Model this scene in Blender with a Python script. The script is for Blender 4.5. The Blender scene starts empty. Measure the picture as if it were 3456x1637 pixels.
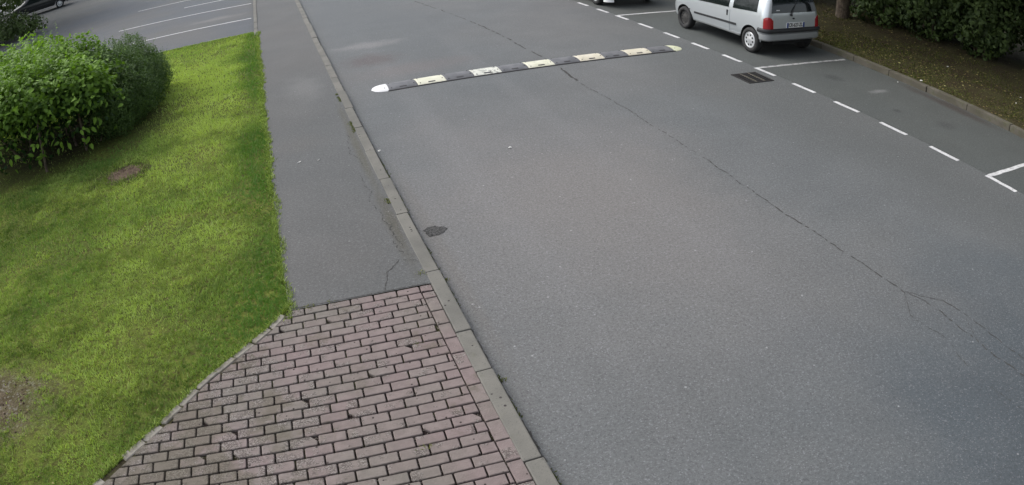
import bpy, bmesh, math, random
import numpy as np
from mathutils import Vector, Matrix
R = math.radians
rnd = random.Random(7)
rng = np.random.default_rng(11)
S = bpy.context.scene
COL = S.collection

# ------------------------------------------------------------------ camera
# wall-mounted wide-angle security camera, 3.45 m above the road
CAM_H, PITCH, YAW, ROLL = 3.4453543, 0.5057073, 0.3213054, 0.0545423
K = (3.87209232e-02, 1.61178520e-05, 1.26613433e-06, 9.68602071e-08)
cd = bpy.data.cameras.new('camera')
cam = bpy.data.objects.new('camera', cd); COL.objects.link(cam)
fw = Vector((math.sin(YAW)*math.cos(PITCH), math.cos(YAW)*math.cos(PITCH), -math.sin(PITCH)))
r0 = Vector((math.cos(YAW), -math.sin(YAW), 0)); d0 = fw.cross(r0)
rt = r0*math.cos(ROLL)+d0*math.sin(ROLL); dn = d0*math.cos(ROLL)-r0*math.sin(ROLL)
m = Matrix((rt, -dn, -fw)).transposed().to_4x4(); m.translation = (0, 0, CAM_H)
cam.matrix_world = m
cd.type = 'PANO'; cd.sensor_fit = 'HORIZONTAL'; cd.sensor_width = 36.0; cd.sensor_height = 36.0*485/1024
pc = cd if hasattr(cd, 'panorama_type') else cd.cycles
pc.panorama_type = 'FISHEYE_LENS_POLYNOMIAL'
pc.fisheye_fov = R(120)
pc.fisheye_polynomial_k0 = 0.0
for i, k in enumerate(K): setattr(pc, 'fisheye_polynomial_k%d' % (i+1), -k)
cd.clip_start = 0.05; cd.clip_end = 1000
S.camera = cam

# ------------------------------------------------------------------ light: bright overcast morning
SUN_EL, SUN_AZ = R(52), R(-50)          # azimuth measured from +Y towards +X
W = bpy.data.worlds.new('World'); S.world = W; W.use_nodes = True
wn = W.node_tree; wn.nodes.clear()
sky = wn.nodes.new('ShaderNodeTexSky'); sky.sky_type = 'NISHITA'; sky.sun_disc = False
sky.sun_elevation = SUN_EL; sky.sun_rotation = SUN_AZ; sky.dust_density = 3.0; sky.air_density = 1.0
hs = wn.nodes.new('ShaderNodeHueSaturation'); hs.inputs['Saturation'].default_value = 0.42
bg = wn.nodes.new('ShaderNodeBackground'); bg.inputs['Strength'].default_value = 0.15
wo = wn.nodes.new('ShaderNodeOutputWorld')
wn.links.new(sky.outputs[0], hs.inputs['Color']); wn.links.new(hs.outputs[0], bg.inputs[0]); wn.links.new(bg.outputs[0], wo.inputs[0])
sl = bpy.data.lights.new('sun', 'SUN'); sl.energy = 0.5; sl.angle = R(40); sl.color = (1, .96, .9)
so = bpy.data.objects.new('sun', sl); COL.objects.link(so)
sd = Vector((math.sin(SUN_AZ)*math.cos(SUN_EL), math.cos(SUN_AZ)*math.cos(SUN_EL), math.sin(SUN_EL)))
so.rotation_euler = sd.to_track_quat('Z', 'Y').to_euler()
S.view_settings.view_transform = 'Standard'; S.view_settings.look = 'None'
S.view_settings.exposure = 1.06; S.view_settings.gamma = 1.0
S.view_settings.use_curve_mapping = False
S.render.engine = 'CYCLES'
S.cycles.max_bounces = 6

# ------------------------------------------------------------------ material helpers
class NT:
    def __init__(s, name):
        s.m = bpy.data.materials.new(name); s.m.use_nodes = True
        s.t = s.m.node_tree; s.t.nodes.clear()
        s.out = s.t.nodes.new('ShaderNodeOutputMaterial')
        s.p = s.t.nodes.new('ShaderNodeBsdfPrincipled'); s.t.links.new(s.p.outputs[0], s.out.inputs[0])
        s.pos = s.t.nodes.new('ShaderNodeNewGeometry').outputs['Position']
    def set(s, sock, v):
        if isinstance(v, bpy.types.NodeSocket): s.t.links.new(v, sock)
        elif isinstance(v, (tuple, list)) and len(v) == 3 and sock.type == 'RGBA': sock.default_value = (*v, 1)
        else: sock.default_value = v
    def P(s, **kw):
        for k, v in kw.items(): s.set(s.p.inputs[k.replace('_', ' ')], v)
        return s
    def math(s, op, a, b=0.0, c=None, clamp=False):
        n = s.t.nodes.new('ShaderNodeMath'); n.operation = op; n.use_clamp = clamp
        s.set(n.inputs[0], a); s.set(n.inputs[1], b)
        if c is not None: s.set(n.inputs[2], c)
        return n.outputs[0]
    def noise(s, scale, detail=3, rough=.55, vec=None, dist=0.):
        n = s.t.nodes.new('ShaderNodeTexNoise'); s.set(n.inputs['Vector'], vec or s.pos)
        n.inputs['Scale'].default_value = scale; n.inputs['Detail'].default_value = detail
        n.inputs['Roughness'].default_value = rough; n.inputs['Distortion'].default_value = dist
        return n.outputs[0]
    def voro(s, scale, vec=None, feature='F1', out='Color'):
        n = s.t.nodes.new('ShaderNodeTexVoronoi'); n.feature = feature; s.set(n.inputs['Vector'], vec or s.pos)
        n.inputs['Scale'].default_value = scale
        return n.outputs[out]
    def ramp(s, v, lo, hi, a=0., b=1.):
        n = s.t.nodes.new('ShaderNodeMapRange'); n.interpolation_type = 'SMOOTHSTEP'
        s.set(n.inputs[0], v); n.inputs[1].default_value = lo; n.inputs[2].default_value = hi
        n.inputs[3].default_value = a; n.inputs[4].default_value = b
        return n.outputs[0]
    def mix(s, f, a, b, mode='MIX'):
        n = s.t.nodes.new('ShaderNodeMix'); n.data_type = 'RGBA'; n.blend_type = mode
        s.set(n.inputs[0], f); s.set(n.inputs[6], a); s.set(n.inputs[7], b)
        return n.outputs[2]
    def sep(s, v):
        n = s.t.nodes.new('ShaderNodeSeparateXYZ'); s.set(n.inputs[0], v); return n.outputs
    def vmath(s, op, a, b):
        n = s.t.nodes.new('ShaderNodeVectorMath'); n.operation = op; s.set(n.inputs[0], a); s.set(n.inputs[1], b); return n.outputs
    def attr(s, name, out='Fac'):
        n = s.t.nodes.new('ShaderNodeAttribute'); n.attribute_name = name; return n.outputs[out]
    def orand(s):
        return s.t.nodes.new('ShaderNodeObjectInfo').outputs['Random']
    def bump(s, h, strength=.5, dist=.01):
        n = s.t.nodes.new('ShaderNodeBump'); s.set(n.inputs['Height'], h)
        n.inputs['Strength'].default_value = strength; n.inputs['Distance'].default_value = dist
        s.t.links.new(n.outputs[0], s.p.inputs['Normal']); return s
    def spot(s, x, y, rx, ry, lo=.4, hi=1.):
        """ragged-edged mask on the ground, for stains and for painted shade"""
        v = s.vmath('SUBTRACT', s.pos, (x, y, 0))[0]
        v = s.vmath('MULTIPLY', v, (1/rx, 1/ry, 0))[0]
        n = s.t.nodes.new('ShaderNodeVectorMath'); n.operation = 'LENGTH'; s.set(n.inputs[0], v)
        d = s.math('ADD', n.outputs['Value'], s.math('MULTIPLY', s.math('SUBTRACT', s.noise(3.0/max(rx, ry), 4), .5), .9))
        return s.ramp(d, hi, lo-.25)

def plain(name, col, rough=.5, metal=0., spec=.5, coat=0.):
    t = NT(name); t.P(Base_Color=col, Roughness=rough, Metallic=metal, Specular_IOR_Level=spec, Coat_Weight=coat)
    return t.m

def asphalt(name, base, warm, cool, spots=(), speck=1.0, seed=0.):
    t = NT(name)
    off = t.vmath('ADD', t.pos, (seed, seed*.7, 0))[0]
    big = t.ramp(t.noise(.22, 3, .5, off), .38, .66)
    c = t.mix(big, cool, warm)
    mid = t.noise(1.1, 4, .6, off)
    c = t.mix(1.0, c, t.mix(t.ramp(mid, .3, .72), (.94, .94, .94), (1.05, 1.05, 1.05)), 'MULTIPLY')
    for (x, y, rx, ry, col, f) in spots:
        c = t.mix(t.math('MULTIPLY', t.spot(x, y, rx, ry), f), c, col)
    fine = t.noise(38, 4, .75)
    c = t.mix(1.0, c, t.mix(t.ramp(fine, .32, .7), (.82, .82, .82), (1.18, 1.18, 1.18)), 'MULTIPLY')
    cell = t.sep(t.voro(105))
    pale = t.math('MULTIPLY', t.ramp(cell[0], .88, .98), .20*speck)
    dark = t.math('MULTIPLY', t.ramp(cell[1], .87, .96), .42*speck)
    c = t.mix(dark, c, tuple(x*.35 for x in base))
    c = t.mix(pale, c, (.34, .34, .36))
    rare = t.sep(t.voro(24))
    near = t.voro(24, out='Distance')
    chip = t.math('MULTIPLY', t.ramp(rare[0], .988, .994), t.ramp(near, .30, .16))
    c = t.mix(t.math('MULTIPLY', chip, .28*speck), c, (.55, .55, .55))
    t.P(Base_Color=c, Roughness=.88, Specular_IOR_Level=.35)
    h = t.math('ADD', t.voro(105, out='Distance'), t.math('MULTIPLY', fine, .8))
    t.bump(h, .3, .005)
    return t.m

MAT = {}
ROAD = (.125, .124, .125)
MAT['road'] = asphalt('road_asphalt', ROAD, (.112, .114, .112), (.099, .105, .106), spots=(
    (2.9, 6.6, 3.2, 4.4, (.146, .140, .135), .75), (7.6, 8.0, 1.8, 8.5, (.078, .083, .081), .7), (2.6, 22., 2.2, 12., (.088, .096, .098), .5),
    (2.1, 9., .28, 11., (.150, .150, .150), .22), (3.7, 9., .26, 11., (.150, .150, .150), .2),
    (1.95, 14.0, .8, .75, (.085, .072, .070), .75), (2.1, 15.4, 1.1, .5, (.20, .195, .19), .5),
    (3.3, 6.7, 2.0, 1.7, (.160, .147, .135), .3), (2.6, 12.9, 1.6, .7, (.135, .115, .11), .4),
    (7.0, 9.2, 1.0, .9, (.10, .10, .095), .4), (5.6, .9, 4.4, 3.9, (.064, .077, .086), .95), (5.7, .7, 3.0, 2.7, (.042, .051, .058), .7),  # wide blue-grey patches: near-right shade and lens falloff put into the colour
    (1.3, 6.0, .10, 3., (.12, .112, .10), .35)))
MAT['bay'] = asphalt('bay_asphalt', (.09, .093, .093), (.072, .077, .072), (.066, .073, .070), spots=(
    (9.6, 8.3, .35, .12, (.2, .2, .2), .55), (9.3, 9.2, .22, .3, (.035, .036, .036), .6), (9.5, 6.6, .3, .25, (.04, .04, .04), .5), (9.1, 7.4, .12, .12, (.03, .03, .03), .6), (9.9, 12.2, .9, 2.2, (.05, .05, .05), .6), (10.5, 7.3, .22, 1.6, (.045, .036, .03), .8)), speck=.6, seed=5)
MAT['path'] = asphalt('path_asphalt', (.11, .11, .104), (.094, .092, .088), (.084, .086, .084), spots=(
    (.15, 9.6, .6, .5, (.095, .092, .086), .5), (.5, 12.5, .5, 1.2, (.145, .143, .138), .5),
    (.95, 9.2, .09, 2.6, (.07, .066, .045), .6), (.95, 6.6, .12, 1.3, (.06, .055, .038), .65)), speck=.7, seed=9)
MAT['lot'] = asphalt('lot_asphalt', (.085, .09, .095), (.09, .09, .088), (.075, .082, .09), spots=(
    (-1.4, 19.6, .9, .25, (.19, .185, .17), .6), (-1.6, 23.5, 1.3, .5, (.17, .165, .155), .5), (-14., 40., 9., 11., (.040, .044, .042), .9)), speck=.5, seed=15)  # widest dark patch paints tree shade over the far left of the lot

t = NT('kerb_concrete')
c = t.mix(t.ramp(t.noise(2.2, 4), .35, .7), (.118, .115, .102), (.158, .152, .133))
c = t.mix(t.math('MULTIPLY', t.ramp(t.noise(9, 5, .7), .55, .75), .45), c, (.10, .10, .07))
c = t.mix(1., c, t.mix(t.orand(), (.93, .93, .93), (1.04, 1.03, 1.02)), 'MULTIPLY')
cell = t.sep(t.voro(130)); c = t.mix(t.math('MULTIPLY', t.ramp(cell[0], .9, .97), .5), c, (.09, .085, .08))
pit = t.math('MULTIPLY', t.ramp(t.sep(t.voro(22))[0], .93, .95), t.ramp(t.voro(22, out='Distance'), .26, .2))
c = t.mix(pit, c, (.035, .03, .028))
t.P(Base_Color=c, Roughness=.9, Specular_IOR_Level=.3); t.bump(t.noise(60, 4, .7), .35, .006)
MAT['kerb'] = t.m

t = NT('mossy_kerb')
c = t.mix(t.ramp(t.noise(2.5, 4), .35, .7), (.085, .078, .06), (.12, .11, .09))
c = t.mix(t.math('MULTIPLY', t.ramp(t.noise(7, 5, .7), .48, .7), .6), c, (.075, .08, .04))
t.P(Base_Color=c, Roughness=.95, Specular_IOR_Level=.2); t.bump(t.noise(50, 4, .7), .5, .01)
MAT['kerb_old'] = t.m

t = NT('paver_concrete')
o = t.orand()
oi = t.t.nodes.new('ShaderNodeObjectInfo')
loc = t.vmath('ADD', t.pos, t.vmath('MULTIPLY', oi.outputs['Location'], (7., 3., 1.))[0])[0]
c = t.mix(o, (.188, .146, .140), (.190, .158, .146))
c = t.mix(t.ramp(t.noise(.9, 3), .4, .66), c, t.mix(o, (.166, .143, .126), (.160, .146, .126)))
c = t.mix(t.ramp(t.noise(14, 4, .65, loc), .35, .7), t.mix(1., c, (.84, .84, .84), 'MULTIPLY'), c)
# worn faces where the fine top coat is gone and pale and dark aggregate shows
px = t.sep(t.pos)[0]
worn = t.ramp(t.math('ADD', t.noise(5.5, 4, .7, loc), t.ramp(px, .6, -1.2, 0., .12)), .54, .65)
cell = t.sep(t.voro(150, loc))
agg = t.mix(t.ramp(cell[0], .5, .8), (.055, .045, .04), (.27, .25, .225))
c = t.mix(t.math('MULTIPLY', worn, .6), c, agg)
c = t.mix(t.math('MULTIPLY', t.ramp(t.math('ADD', t.noise(3.2, 5, .7), t.ramp(px, .3, -1.6, 0., .22)), .55, .72), .55), c, (.085, .075, .05))
pit = t.math('MULTIPLY', t.ramp(t.sep(t.voro(26, loc))[0], .94, .96), t.ramp(t.voro(26, loc, out='Distance'), .24, .18))
c = t.mix(pit, c, (.03, .022, .02))
t.P(Base_Color=c, Roughness=.92, Specular_IOR_Level=.25)
t.bump(t.math('ADD', t.noise(70, 4, .7, loc), t.math('MULTIPLY', worn, t.voro(150, loc, out='Distance'))), .55, .006)
MAT['paver'] = t.m

t = NT('joint_soil')
c = t.mix(t.ramp(t.noise(3, 4), .5, .68), (.018, .013, .012), (.038, .040, .016))
c = t.mix(t.math('MULTIPLY', t.ramp(t.sep(t.voro(140))[0], .88, .95), .6), c, (.22, .2, .17))
t.P(Base_Color=c, Roughness=1., Specular_IOR_Level=.1); t.bump(t.noise(120, 3), .6, .01)
MAT['joint'] = t.m

t = NT('edging_stone')
c = t.mix(t.orand(), (.21, .195, .165), (.27, .25, .215))
c = t.mix(t.math('MULTIPLY', t.ramp(t.noise(11, 5, .7), .45, .7), .6), c, (.12, .105, .07))
t.P(Base_Color=c, Roughness=.93, Specular_IOR_Level=.2); t.bump(t.noise(45, 4, .7), .6, .012)
MAT['edging'] = t.m

t = NT('white_paint')
wear = t.ramp(t.noise(13, 6, .8), .50, .66)
wear2 = t.ramp(t.sep(t.voro(75))[0], .86, .94)
c = t.mix(t.ramp(t.noise(3, 3), .35, .7), (.50, .50, .50), (.60, .60, .595))
c = t.mix(t.math('MULTIPLY', wear, .75), c, (.2, .2, .2)); c = t.mix(t.math('MULTIPLY', wear2, .45), c, (.24, .24, .24))
t.P(Base_Color=c, Roughness=.75); t.bump(t.noise(70, 3), .3, .004); MAT['paint'] = t.m
t = NT('faded_paint')
wear = t.ramp(t.noise(9, 5, .75), .44, .62)
c = t.mix(t.math('MULTIPLY', wear, .8), (.36, .36, .355), (.11, .11, .11))
t.P(Base_Color=c, Roughness=.85); MAT['paint_old'] = t.m

t = NT('black_rubber')
c = t.mix(t.ramp(t.noise(6, 4), .35, .7), (.085, .087, .092), (.125, .126, .132))
t.P(Base_Color=c, Roughness=.75); t.bump(t.noise(90, 3), .3, .004); MAT['rubber'] = t.m
def hump_paint(name, a, b, wear):
    t = NT(name)
    c = t.mix(t.ramp(t.noise(5, 4), .35, .65), a, b)
    w = t.ramp(t.noise(12, 5, .7), wear, wear+.08)
    c = t.mix(t.math('MULTIPLY', w, .85), c, (.17, .17, .15))
    t.P(Base_Color=c, Roughness=.6); t.bump(t.noise(80, 3), .2, .003); return t.m
MAT['hump_yellow'] = hump_paint('module_cream_paint', (.52, .515, .385), (.59, .575, .46), .60)
MAT['hump_peel'] = hump_paint('module_peeling_paint', (.50, .50, .43), (.57, .57, .50), .505)
MAT['hump_tan'] = hump_paint('module_tan_paint', (.50, .46, .35), (.56, .52, .42), .62)
MAT['hump_white'] = hump_paint('cap_white_paint', (.58, .58, .575), (.66, .66, .65), .70)
MAT['hump_lemon'] = hump_paint('cap_lemon_paint', (.52, .53, .34), (.56, .57, .42), .68)
MAT['slot'] = plain('slot_black', (.02, .018, .018), .6)

t = NT('soil')
c = t.mix(t.ramp(t.noise(2.2, 5, .65), .4, .65), (.042, .034, .018), (.055, .052, .022))
c = t.mix(t.math('MULTIPLY', t.ramp(t.sep(t.voro(45))[0], .8, .95), .5), c, (.11, .09, .05))
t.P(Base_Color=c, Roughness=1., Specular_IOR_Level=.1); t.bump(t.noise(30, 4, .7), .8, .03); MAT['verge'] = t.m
t = NT('lawn_soil')
c = t.mix(t.ramp(t.noise(1.2, 5, .65), .4, .65), (.085, .115, .022), (.13, .155, .03))
c = t.mix(t.math('MULTIPLY', t.ramp(t.noise(22, 4, .7), .42, .66), .85), c, (.05, .042, .016))
c = t.mix(t.spot(-4.4, 12.5, 2.7, 2.1), c, t.mix(t.ramp(t.noise(7, 5, .7), .38, .62), (.028, .025, .014), (.05, .052, .02)))  # bare earth under the shrub, darkened to carry its shade
gp = t.mix(t.ramp(t.noise(5, 5, .7), .38, .62), (.066, .05, .03), (.12, .095, .066))
gp = t.mix(t.math('MULTIPLY', t.ramp(t.sep(t.voro(48))[0], .78, .93), .7), gp, (.19, .175, .15))
c = t.mix(t.spot(-3.3, 4.9, 1.15, .85), c, gp)
c = t.mix(t.spot(-2.43, 10.02, .5, .5), c, (.07, .05, .03))
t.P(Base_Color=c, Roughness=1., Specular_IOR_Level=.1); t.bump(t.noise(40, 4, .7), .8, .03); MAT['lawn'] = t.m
t = NT('bare_earth')
c = t.mix(t.ramp(t.noise(6, 5, .7), .38, .62), (.10, .072, .052), (.145, .105, .078))
c = t.mix(t.math('MULTIPLY', t.ramp(t.noise(24, 4, .7), .5, .7), .7), c, (.055, .045, .025))
t.P(Base_Color=c, Roughness=1., Specular_IOR_Level=.1); t.bump(t.noise(25, 5, .7), .9, .03); MAT['bare'] = t.m
t = NT('seam_earth'); c = t.mix(t.ramp(t.noise(9, 5, .7), .38, .62), (.05, .042, .026), (.07, .07, .03)); t.P(Base_Color=c, Roughness=1., Specular_IOR_Level=.1); t.bump(t.noise(35, 5, .7), .9, .03); MAT['seam'] = t.m
t = NT('bed_earth'); c = t.mix(t.ramp(t.noise(7, 5, .7), .38, .62), (.03, .026, .016), (.055, .055, .022)); t.P(Base_Color=c, Roughness=1., Specular_IOR_Level=.1); t.bump(t.noise(25, 5, .7), .9, .03); MAT['bed'] = t.m
t = NT('gravelly_earth')
c = t.mix(t.ramp(t.noise(5, 5, .7), .38, .62), (.065, .055, .036), (.11, .095, .07))
cell = t.sep(t.voro(34)); c = t.mix(t.math('MULTIPLY', t.ramp(cell[0], .8, .95), .7), c, (.17, .155, .13))
t.P(Base_Color=c, Roughness=1., Specular_IOR_Level=.1); t.bump(t.voro(34, out='Distance'), .9, .02); MAT['gravel'] = t.m
t = NT('patch_asphalt')
c = t.mix(t.ramp(t.noise(40, 4, .75), .35, .65), (.02, .02, .019), (.075, .073, .07))
t.P(Base_Color=c, Roughness=.95); t.bump(t.noise(60, 4, .7), .9, .02); MAT['patch'] = t.m
MAT['crack'] = plain('crack_dirt', (.060, .058, .055), 1., spec=.1)
MAT['moss'] = plain('moss', (.085, .095, .025), 1., spec=.1)
MAT['litter'] = plain('litter_paper', (.72, .71, .66), .8)
MAT['litter_y'] = plain('litter_leaf', (.42, .40, .16), .8)

def leafmat(name, dark, light, rough=.5, trans=.25, spec=.4, cool=None):
    t = NT(name)
    c = t.mix(t.attr('tint'), dark, light)
    if cool: c = t.mix(t.attr('cool'), c, cool)
    t.P(Base_Color=c, Roughness=rough, Specular_IOR_Level=spec)
    tr = t.t.nodes.new('ShaderNodeBsdfTranslucent'); t.set(tr.inputs[0], t.mix(1., c, (1.35, 1.5, .55), 'MULTIPLY'))
    mx = t.t.nodes.new('ShaderNodeMixShader'); mx.inputs[0].default_value = trans
    t.t.links.new(t.p.outputs[0], mx.inputs[1]); t.t.links.new(tr.outputs[0], mx.inputs[2]); t.t.links.new(mx.outputs[0], t.out.inputs[0])
    return t.m
MAT['grass'] = leafmat('grass_blade', (.078, .118, .028), (.405, .500, .150), .6, .3, .12, (.085, .185, .040))
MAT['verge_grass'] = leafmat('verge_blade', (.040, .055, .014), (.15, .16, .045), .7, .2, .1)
MAT['shrub'] = leafmat('shrub_leaf', (.018, .046, .010), (.190, .320, .045), .55, .3, .15)
MAT['conifer'] = leafmat('conifer_leaf', (.022, .046, .014), (.125, .205, .056), .6, .25, .2)
MAT['dark_leaf'] = leafmat('dark_leaf', (.014, .028, .010), (.110, .160, .050), .55, .25, .2)
MAT['weed'] = leafmat('weed_leaf', (.06, .075, .022), (.2, .21, .06), .6, .25, .3)
t = NT('bark'); c = t.mix(t.ramp(t.noise(9, 5, .7), .35, .65), (.055, .040, .028), (.13, .10, .07))
t.P(Base_Color=c, Roughness=.95); t.bump(t.noise(20, 5, .7), .8, .03); MAT['bark'] = t.m

def carpaint(name, col, metal=.5):
    t = NT(name)
    c = t.mix(t.math('MULTIPLY', t.ramp(t.noise(1.6, 2, .5), .35, .7), .12), col, tuple(x*.8 for x in col))
    t.P(Base_Color=c, Metallic=metal, Roughness=.3, Coat_Weight=.5, Coat_Roughness=.08); return t.m
MAT['silver'] = carpaint('silver_paint', (.50, .53, .54), .45)
MAT['silver_trim'] = carpaint('dull_silver_plastic', (.30, .31, .31), .1)
MAT['red_paint'] = carpaint('red_paint', (.18, .012, .02), .1)
MAT['black_paint'] = carpaint('black_paint', (.012, .013, .014), .1)
MAT['glass'] = plain('window_glass', (.010, .014, .014), .05, spec=.35)
MAT['black_plastic'] = plain('black_plastic', (.022, .023, .025), .5)
t = NT('tyre_rubber'); c = t.mix(t.ramp(t.noise(12, 3), .4, .7), (.018, .018, .019), (.035, .034, .032)); t.P(Base_Color=c, Roughness=.8); MAT['tyre'] = t.m
MAT['hubcap'] = plain('hubcap_silver', (.72, .73, .74), .28, metal=.55)
MAT['steel'] = plain('dusty_steel', (.055, .053, .05), .6, metal=.2)
MAT['red_lamp'] = plain('tail_lamp_red', (.32, .012, .02), .12, spec=.7, coat=.6)
MAT['plate'] = plain('plate_white', (.78, .78, .76), .4)
MAT['plate_blue'] = plain('plate_blue', (.02, .05, .22), .4)
MAT['ink'] = plain('plate_black', (.012, .012, .012), .5)
MAT['chrome'] = plain('bright_trim', (.75, .76, .76), .2, metal=.8)
MAT['dark_gap'] = plain('dark_gap', (.008, .008, .008), .9)
MAT['iron'] = plain('rusty_iron', (.030, .028, .027), .85, metal=.1)
MAT['white_panel'] = plain('white_panel', (.8, .8, .8), .4)

# ------------------------------------------------------------------ object helpers
def link(o, parent=None):
    COL.objects.link(o)
    if parent is not None: o.parent = parent
    return o
def mesh(name, V, F, mats, parent=None, smooth=False, loc=None, mi=None):
    me = bpy.data.meshes.new(name); me.from_pydata([tuple(v) for v in V], [], [tuple(f) for f in F]); me.update()
    for mm in (mats if isinstance(mats, (list, tuple)) else [mats]): me.materials.append(mm)
    if mi is not None: me.polygons.foreach_set('material_index', mi)
    if smooth: me.polygons.foreach_set('use_smooth', [True]*len(me.polygons))
    o = bpy.data.objects.new(name, me)
    if loc is not None: o.location = loc
    return link(o, parent)
def bm_obj(name, bm, mat, parent=None, smooth=False, loc=None):
    bmesh.ops.recalc_face_normals(bm, faces=bm.faces)
    me = bpy.data.meshes.new(name); bm.to_mesh(me); bm.free()
    for mm in (mat if isinstance(mat, (list, tuple)) else [mat]): me.materials.append(mm)
    if smooth: me.polygons.foreach_set('use_smooth', [True]*len(me.polygons))
    o = bpy.data.objects.new(name, me)
    if loc is not None: o.location = loc
    return link(o, parent)
def big_mesh(name, V, idx, nper, mat, parent=None, tint=None, smooth=False, cool=None):
    """V (n,3), idx flat loop indices, nper = loops per face"""
    me = bpy.data.meshes.new(name); nf = len(idx)//nper
    me.vertices.add(len(V)); me.vertices.foreach_set('co', np.asarray(V, np.float32).ravel())
    me.loops.add(len(idx)); me.loops.foreach_set('vertex_index', np.asarray(idx, np.int32))
    me.polygons.add(nf); me.polygons.foreach_set('loop_start', np.arange(0, len(idx), nper, dtype=np.int32))
    if tint is not None:
        a = me.attributes.new('tint', 'FLOAT', 'POINT'); a.data.foreach_set('value', np.asarray(tint, np.float32))
    if cool is not None:
        a = me.attributes.new('cool', 'FLOAT', 'POINT'); a.data.foreach_set('value', np.asarray(cool, np.float32))
    me.update(calc_edges=True); me.materials.append(mat)
    if smooth: me.polygons.foreach_set('use_smooth', np.ones(nf, bool))
    return link(bpy.data.objects.new(name, me), parent)
def empty(name, loc=(0, 0, 0), rz=0., parent=None):
    o = bpy.data.objects.new(name, None); o.location = loc; o.rotation_euler = (0, 0, rz); o.empty_display_size = .2
    return link(o, parent)
def thing(o, label, cat, group=None):
    o['label'] = label; o['category'] = cat
    if group: o['group'] = group
    return o
def structure(o): o['kind'] = 'structure'; return o
def stuff(o): o['kind'] = 'stuff'; return o
def sheet(name, pts, z, mat, parent=None):
    return mesh(name, [(x, y, z) for x, y in pts], [tuple(range(len(pts)))], mat, parent)
def prism_vf(poly, z0, z1, cham=0., jit=0.):
    """top-chamfered prism from a 2D polygon (ccw)"""
    n = len(poly); cx = sum(p[0] for p in poly)/n; cy = sum(p[1] for p in poly)/n
    def inset(d):
        out = []
        for i in range(n):
            a, b, c = Vector(poly[i-1]), Vector(poly[i]), Vector(poly[(i+1) % n])
            e1 = (b-a).normalized(); e2 = (c-b).normalized()
            n1 = Vector((-e1.y, e1.x)); n2 = Vector((-e2.y, e2.x)); q = 1+n1.dot(n2)
            out.append(b+(n1+n2)*(d/max(q, .3)))
        return out
    V = [(x, y, z0) for x, y in poly]+[(x, y, z1-cham) for x, y in poly]
    F = [(i, (i+1) % n, n+(i+1) % n, n+i) for i in range(n)]
    if cham > 0:
        V += [(p.x, p.y, z1+rnd.uniform(-jit, jit)) for p in inset(cham)]
        F += [(n+i, n+(i+1) % n, 2*n+(i+1) % n, 2*n+i) for i in range(n)]
        F.append(tuple(range(2*n, 3*n)))
    else: F.append(tuple(range(n, 2*n)))
    return V, F
def bbox_bm(bm, cx, cy, cz, sx, sy, sz, bev=0., rot=None):
    r = bmesh.ops.create_cube(bm, size=1.); vs = r['verts']
    bmesh.ops.scale(bm, vec=(sx, sy, sz), verts=vs)
    if bev > 0:
        es = list({e for v in vs for e in v.link_edges})
        rr = bmesh.ops.bevel(bm, geom=es, offset=bev, segments=2, affect='EDGES', profile=.6)
        vs = list({v for f in rr['faces'] for v in f.verts} | {v for v in vs if v.is_valid})
    if rot is not None: bmesh.ops.rotate(bm, cent=(0, 0, 0), matrix=rot, verts=vs)
    bmesh.ops.translate(bm, vec=(cx, cy, cz), verts=vs)
    return vs

MAT['litter_brown'] = leafmat('fallen_leaf', (.07, .05, .022), (.26, .22, .09), .8, .1, .2)
SCRAPS = [
    (2.79, 8.25, .003, .032, 'white scrap alone in the middle of the road'),
    (1.22, 8.96, .003, .03, 'white scrap in the gutter beside the kerb, uppermost on the road'),
    (10.74, 8.74, .095, .05, 'long white scrap lying just behind the verge kerb'),
    (10.90, 8.34, .098, .04, 'bright white scrap on the verge nearest the long scrap'),
    (11.45, 9.40, .105, .05, 'yellowish scrap far up the verge', 'litter_y'),
    (12.55, 8.9, .12, .04, 'white scrap under the overhanging bush branch'),
    (11.2, 7.95, .10, .035, 'pale scrap in the middle of the grassy verge', 'litter_y'),
    (11.7, 7.85, .11, .04, 'cream scrap on the grass between kerb and bushes', 'litter_y'),
    (12.6, 6.95, .12, .045, 'curled pale scrap in the dark soil near the right edge'),
    (12.1, 6.75, .115, .035, 'small grey scrap on the soil left of the curled one'),
    (12.0, 6.0, .11, .035, 'yellow-green scrap on the verge by the lower kerb', 'litter_y'),
    (10.52, 8.62, .003, .025, 'tiny white scrap on the tarmac at the foot of the verge kerb'),
    (.15, 8.91, .08+.003, .035, 'flattened white scrap on the tarmac path, left of two', 'litter', .25),
    (.40, 8.84, .08+.003, .03, 'flattened white scrap on the tarmac path, right of two', 'litter', .3),
]

# ------------------------------------------------------------------ ground, road, paths
KZ = .08                                   # level of path, paving and kerb tops
LANE = math.atan(.0411)                    # the parking lane runs 2.4 degrees off the kerb
def lane_x(y): return 8.155+(10.2-y)*.0411
g = structure(sheet('ground', [(-300, -60), (300, -60), (300, 300), (-300, 300)], -.06, MAT['verge']))
# road sheet up to the lane edge, lane sheet butted to it
ys = np.linspace(-1.5, 140, 77)
def strip(name, xl, xr, z, mat, ys=ys, nx=6, wob=0.):
    V = []; F = []
    for y in ys:
        for i in range(nx+1):
            a, b = xl(y), xr(y); x = a+(b-a)*i/nx
            V.append((x, y, z))
    n = nx+1
    for j in range(len(ys)-1):
        for i in range(nx): F.append((j*n+i, j*n+i+1, (j+1)*n+i+1, (j+1)*n+i))
    return structure(mesh(name, V, F, mat))
RKX = 10.66                                # right kerb face
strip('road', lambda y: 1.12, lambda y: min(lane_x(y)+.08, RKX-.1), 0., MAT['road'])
strip('parking_lane', lambda y: min(lane_x(y)+.08, RKX-.1), lambda y: RKX+.02, 0., MAT['bay'])
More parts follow.
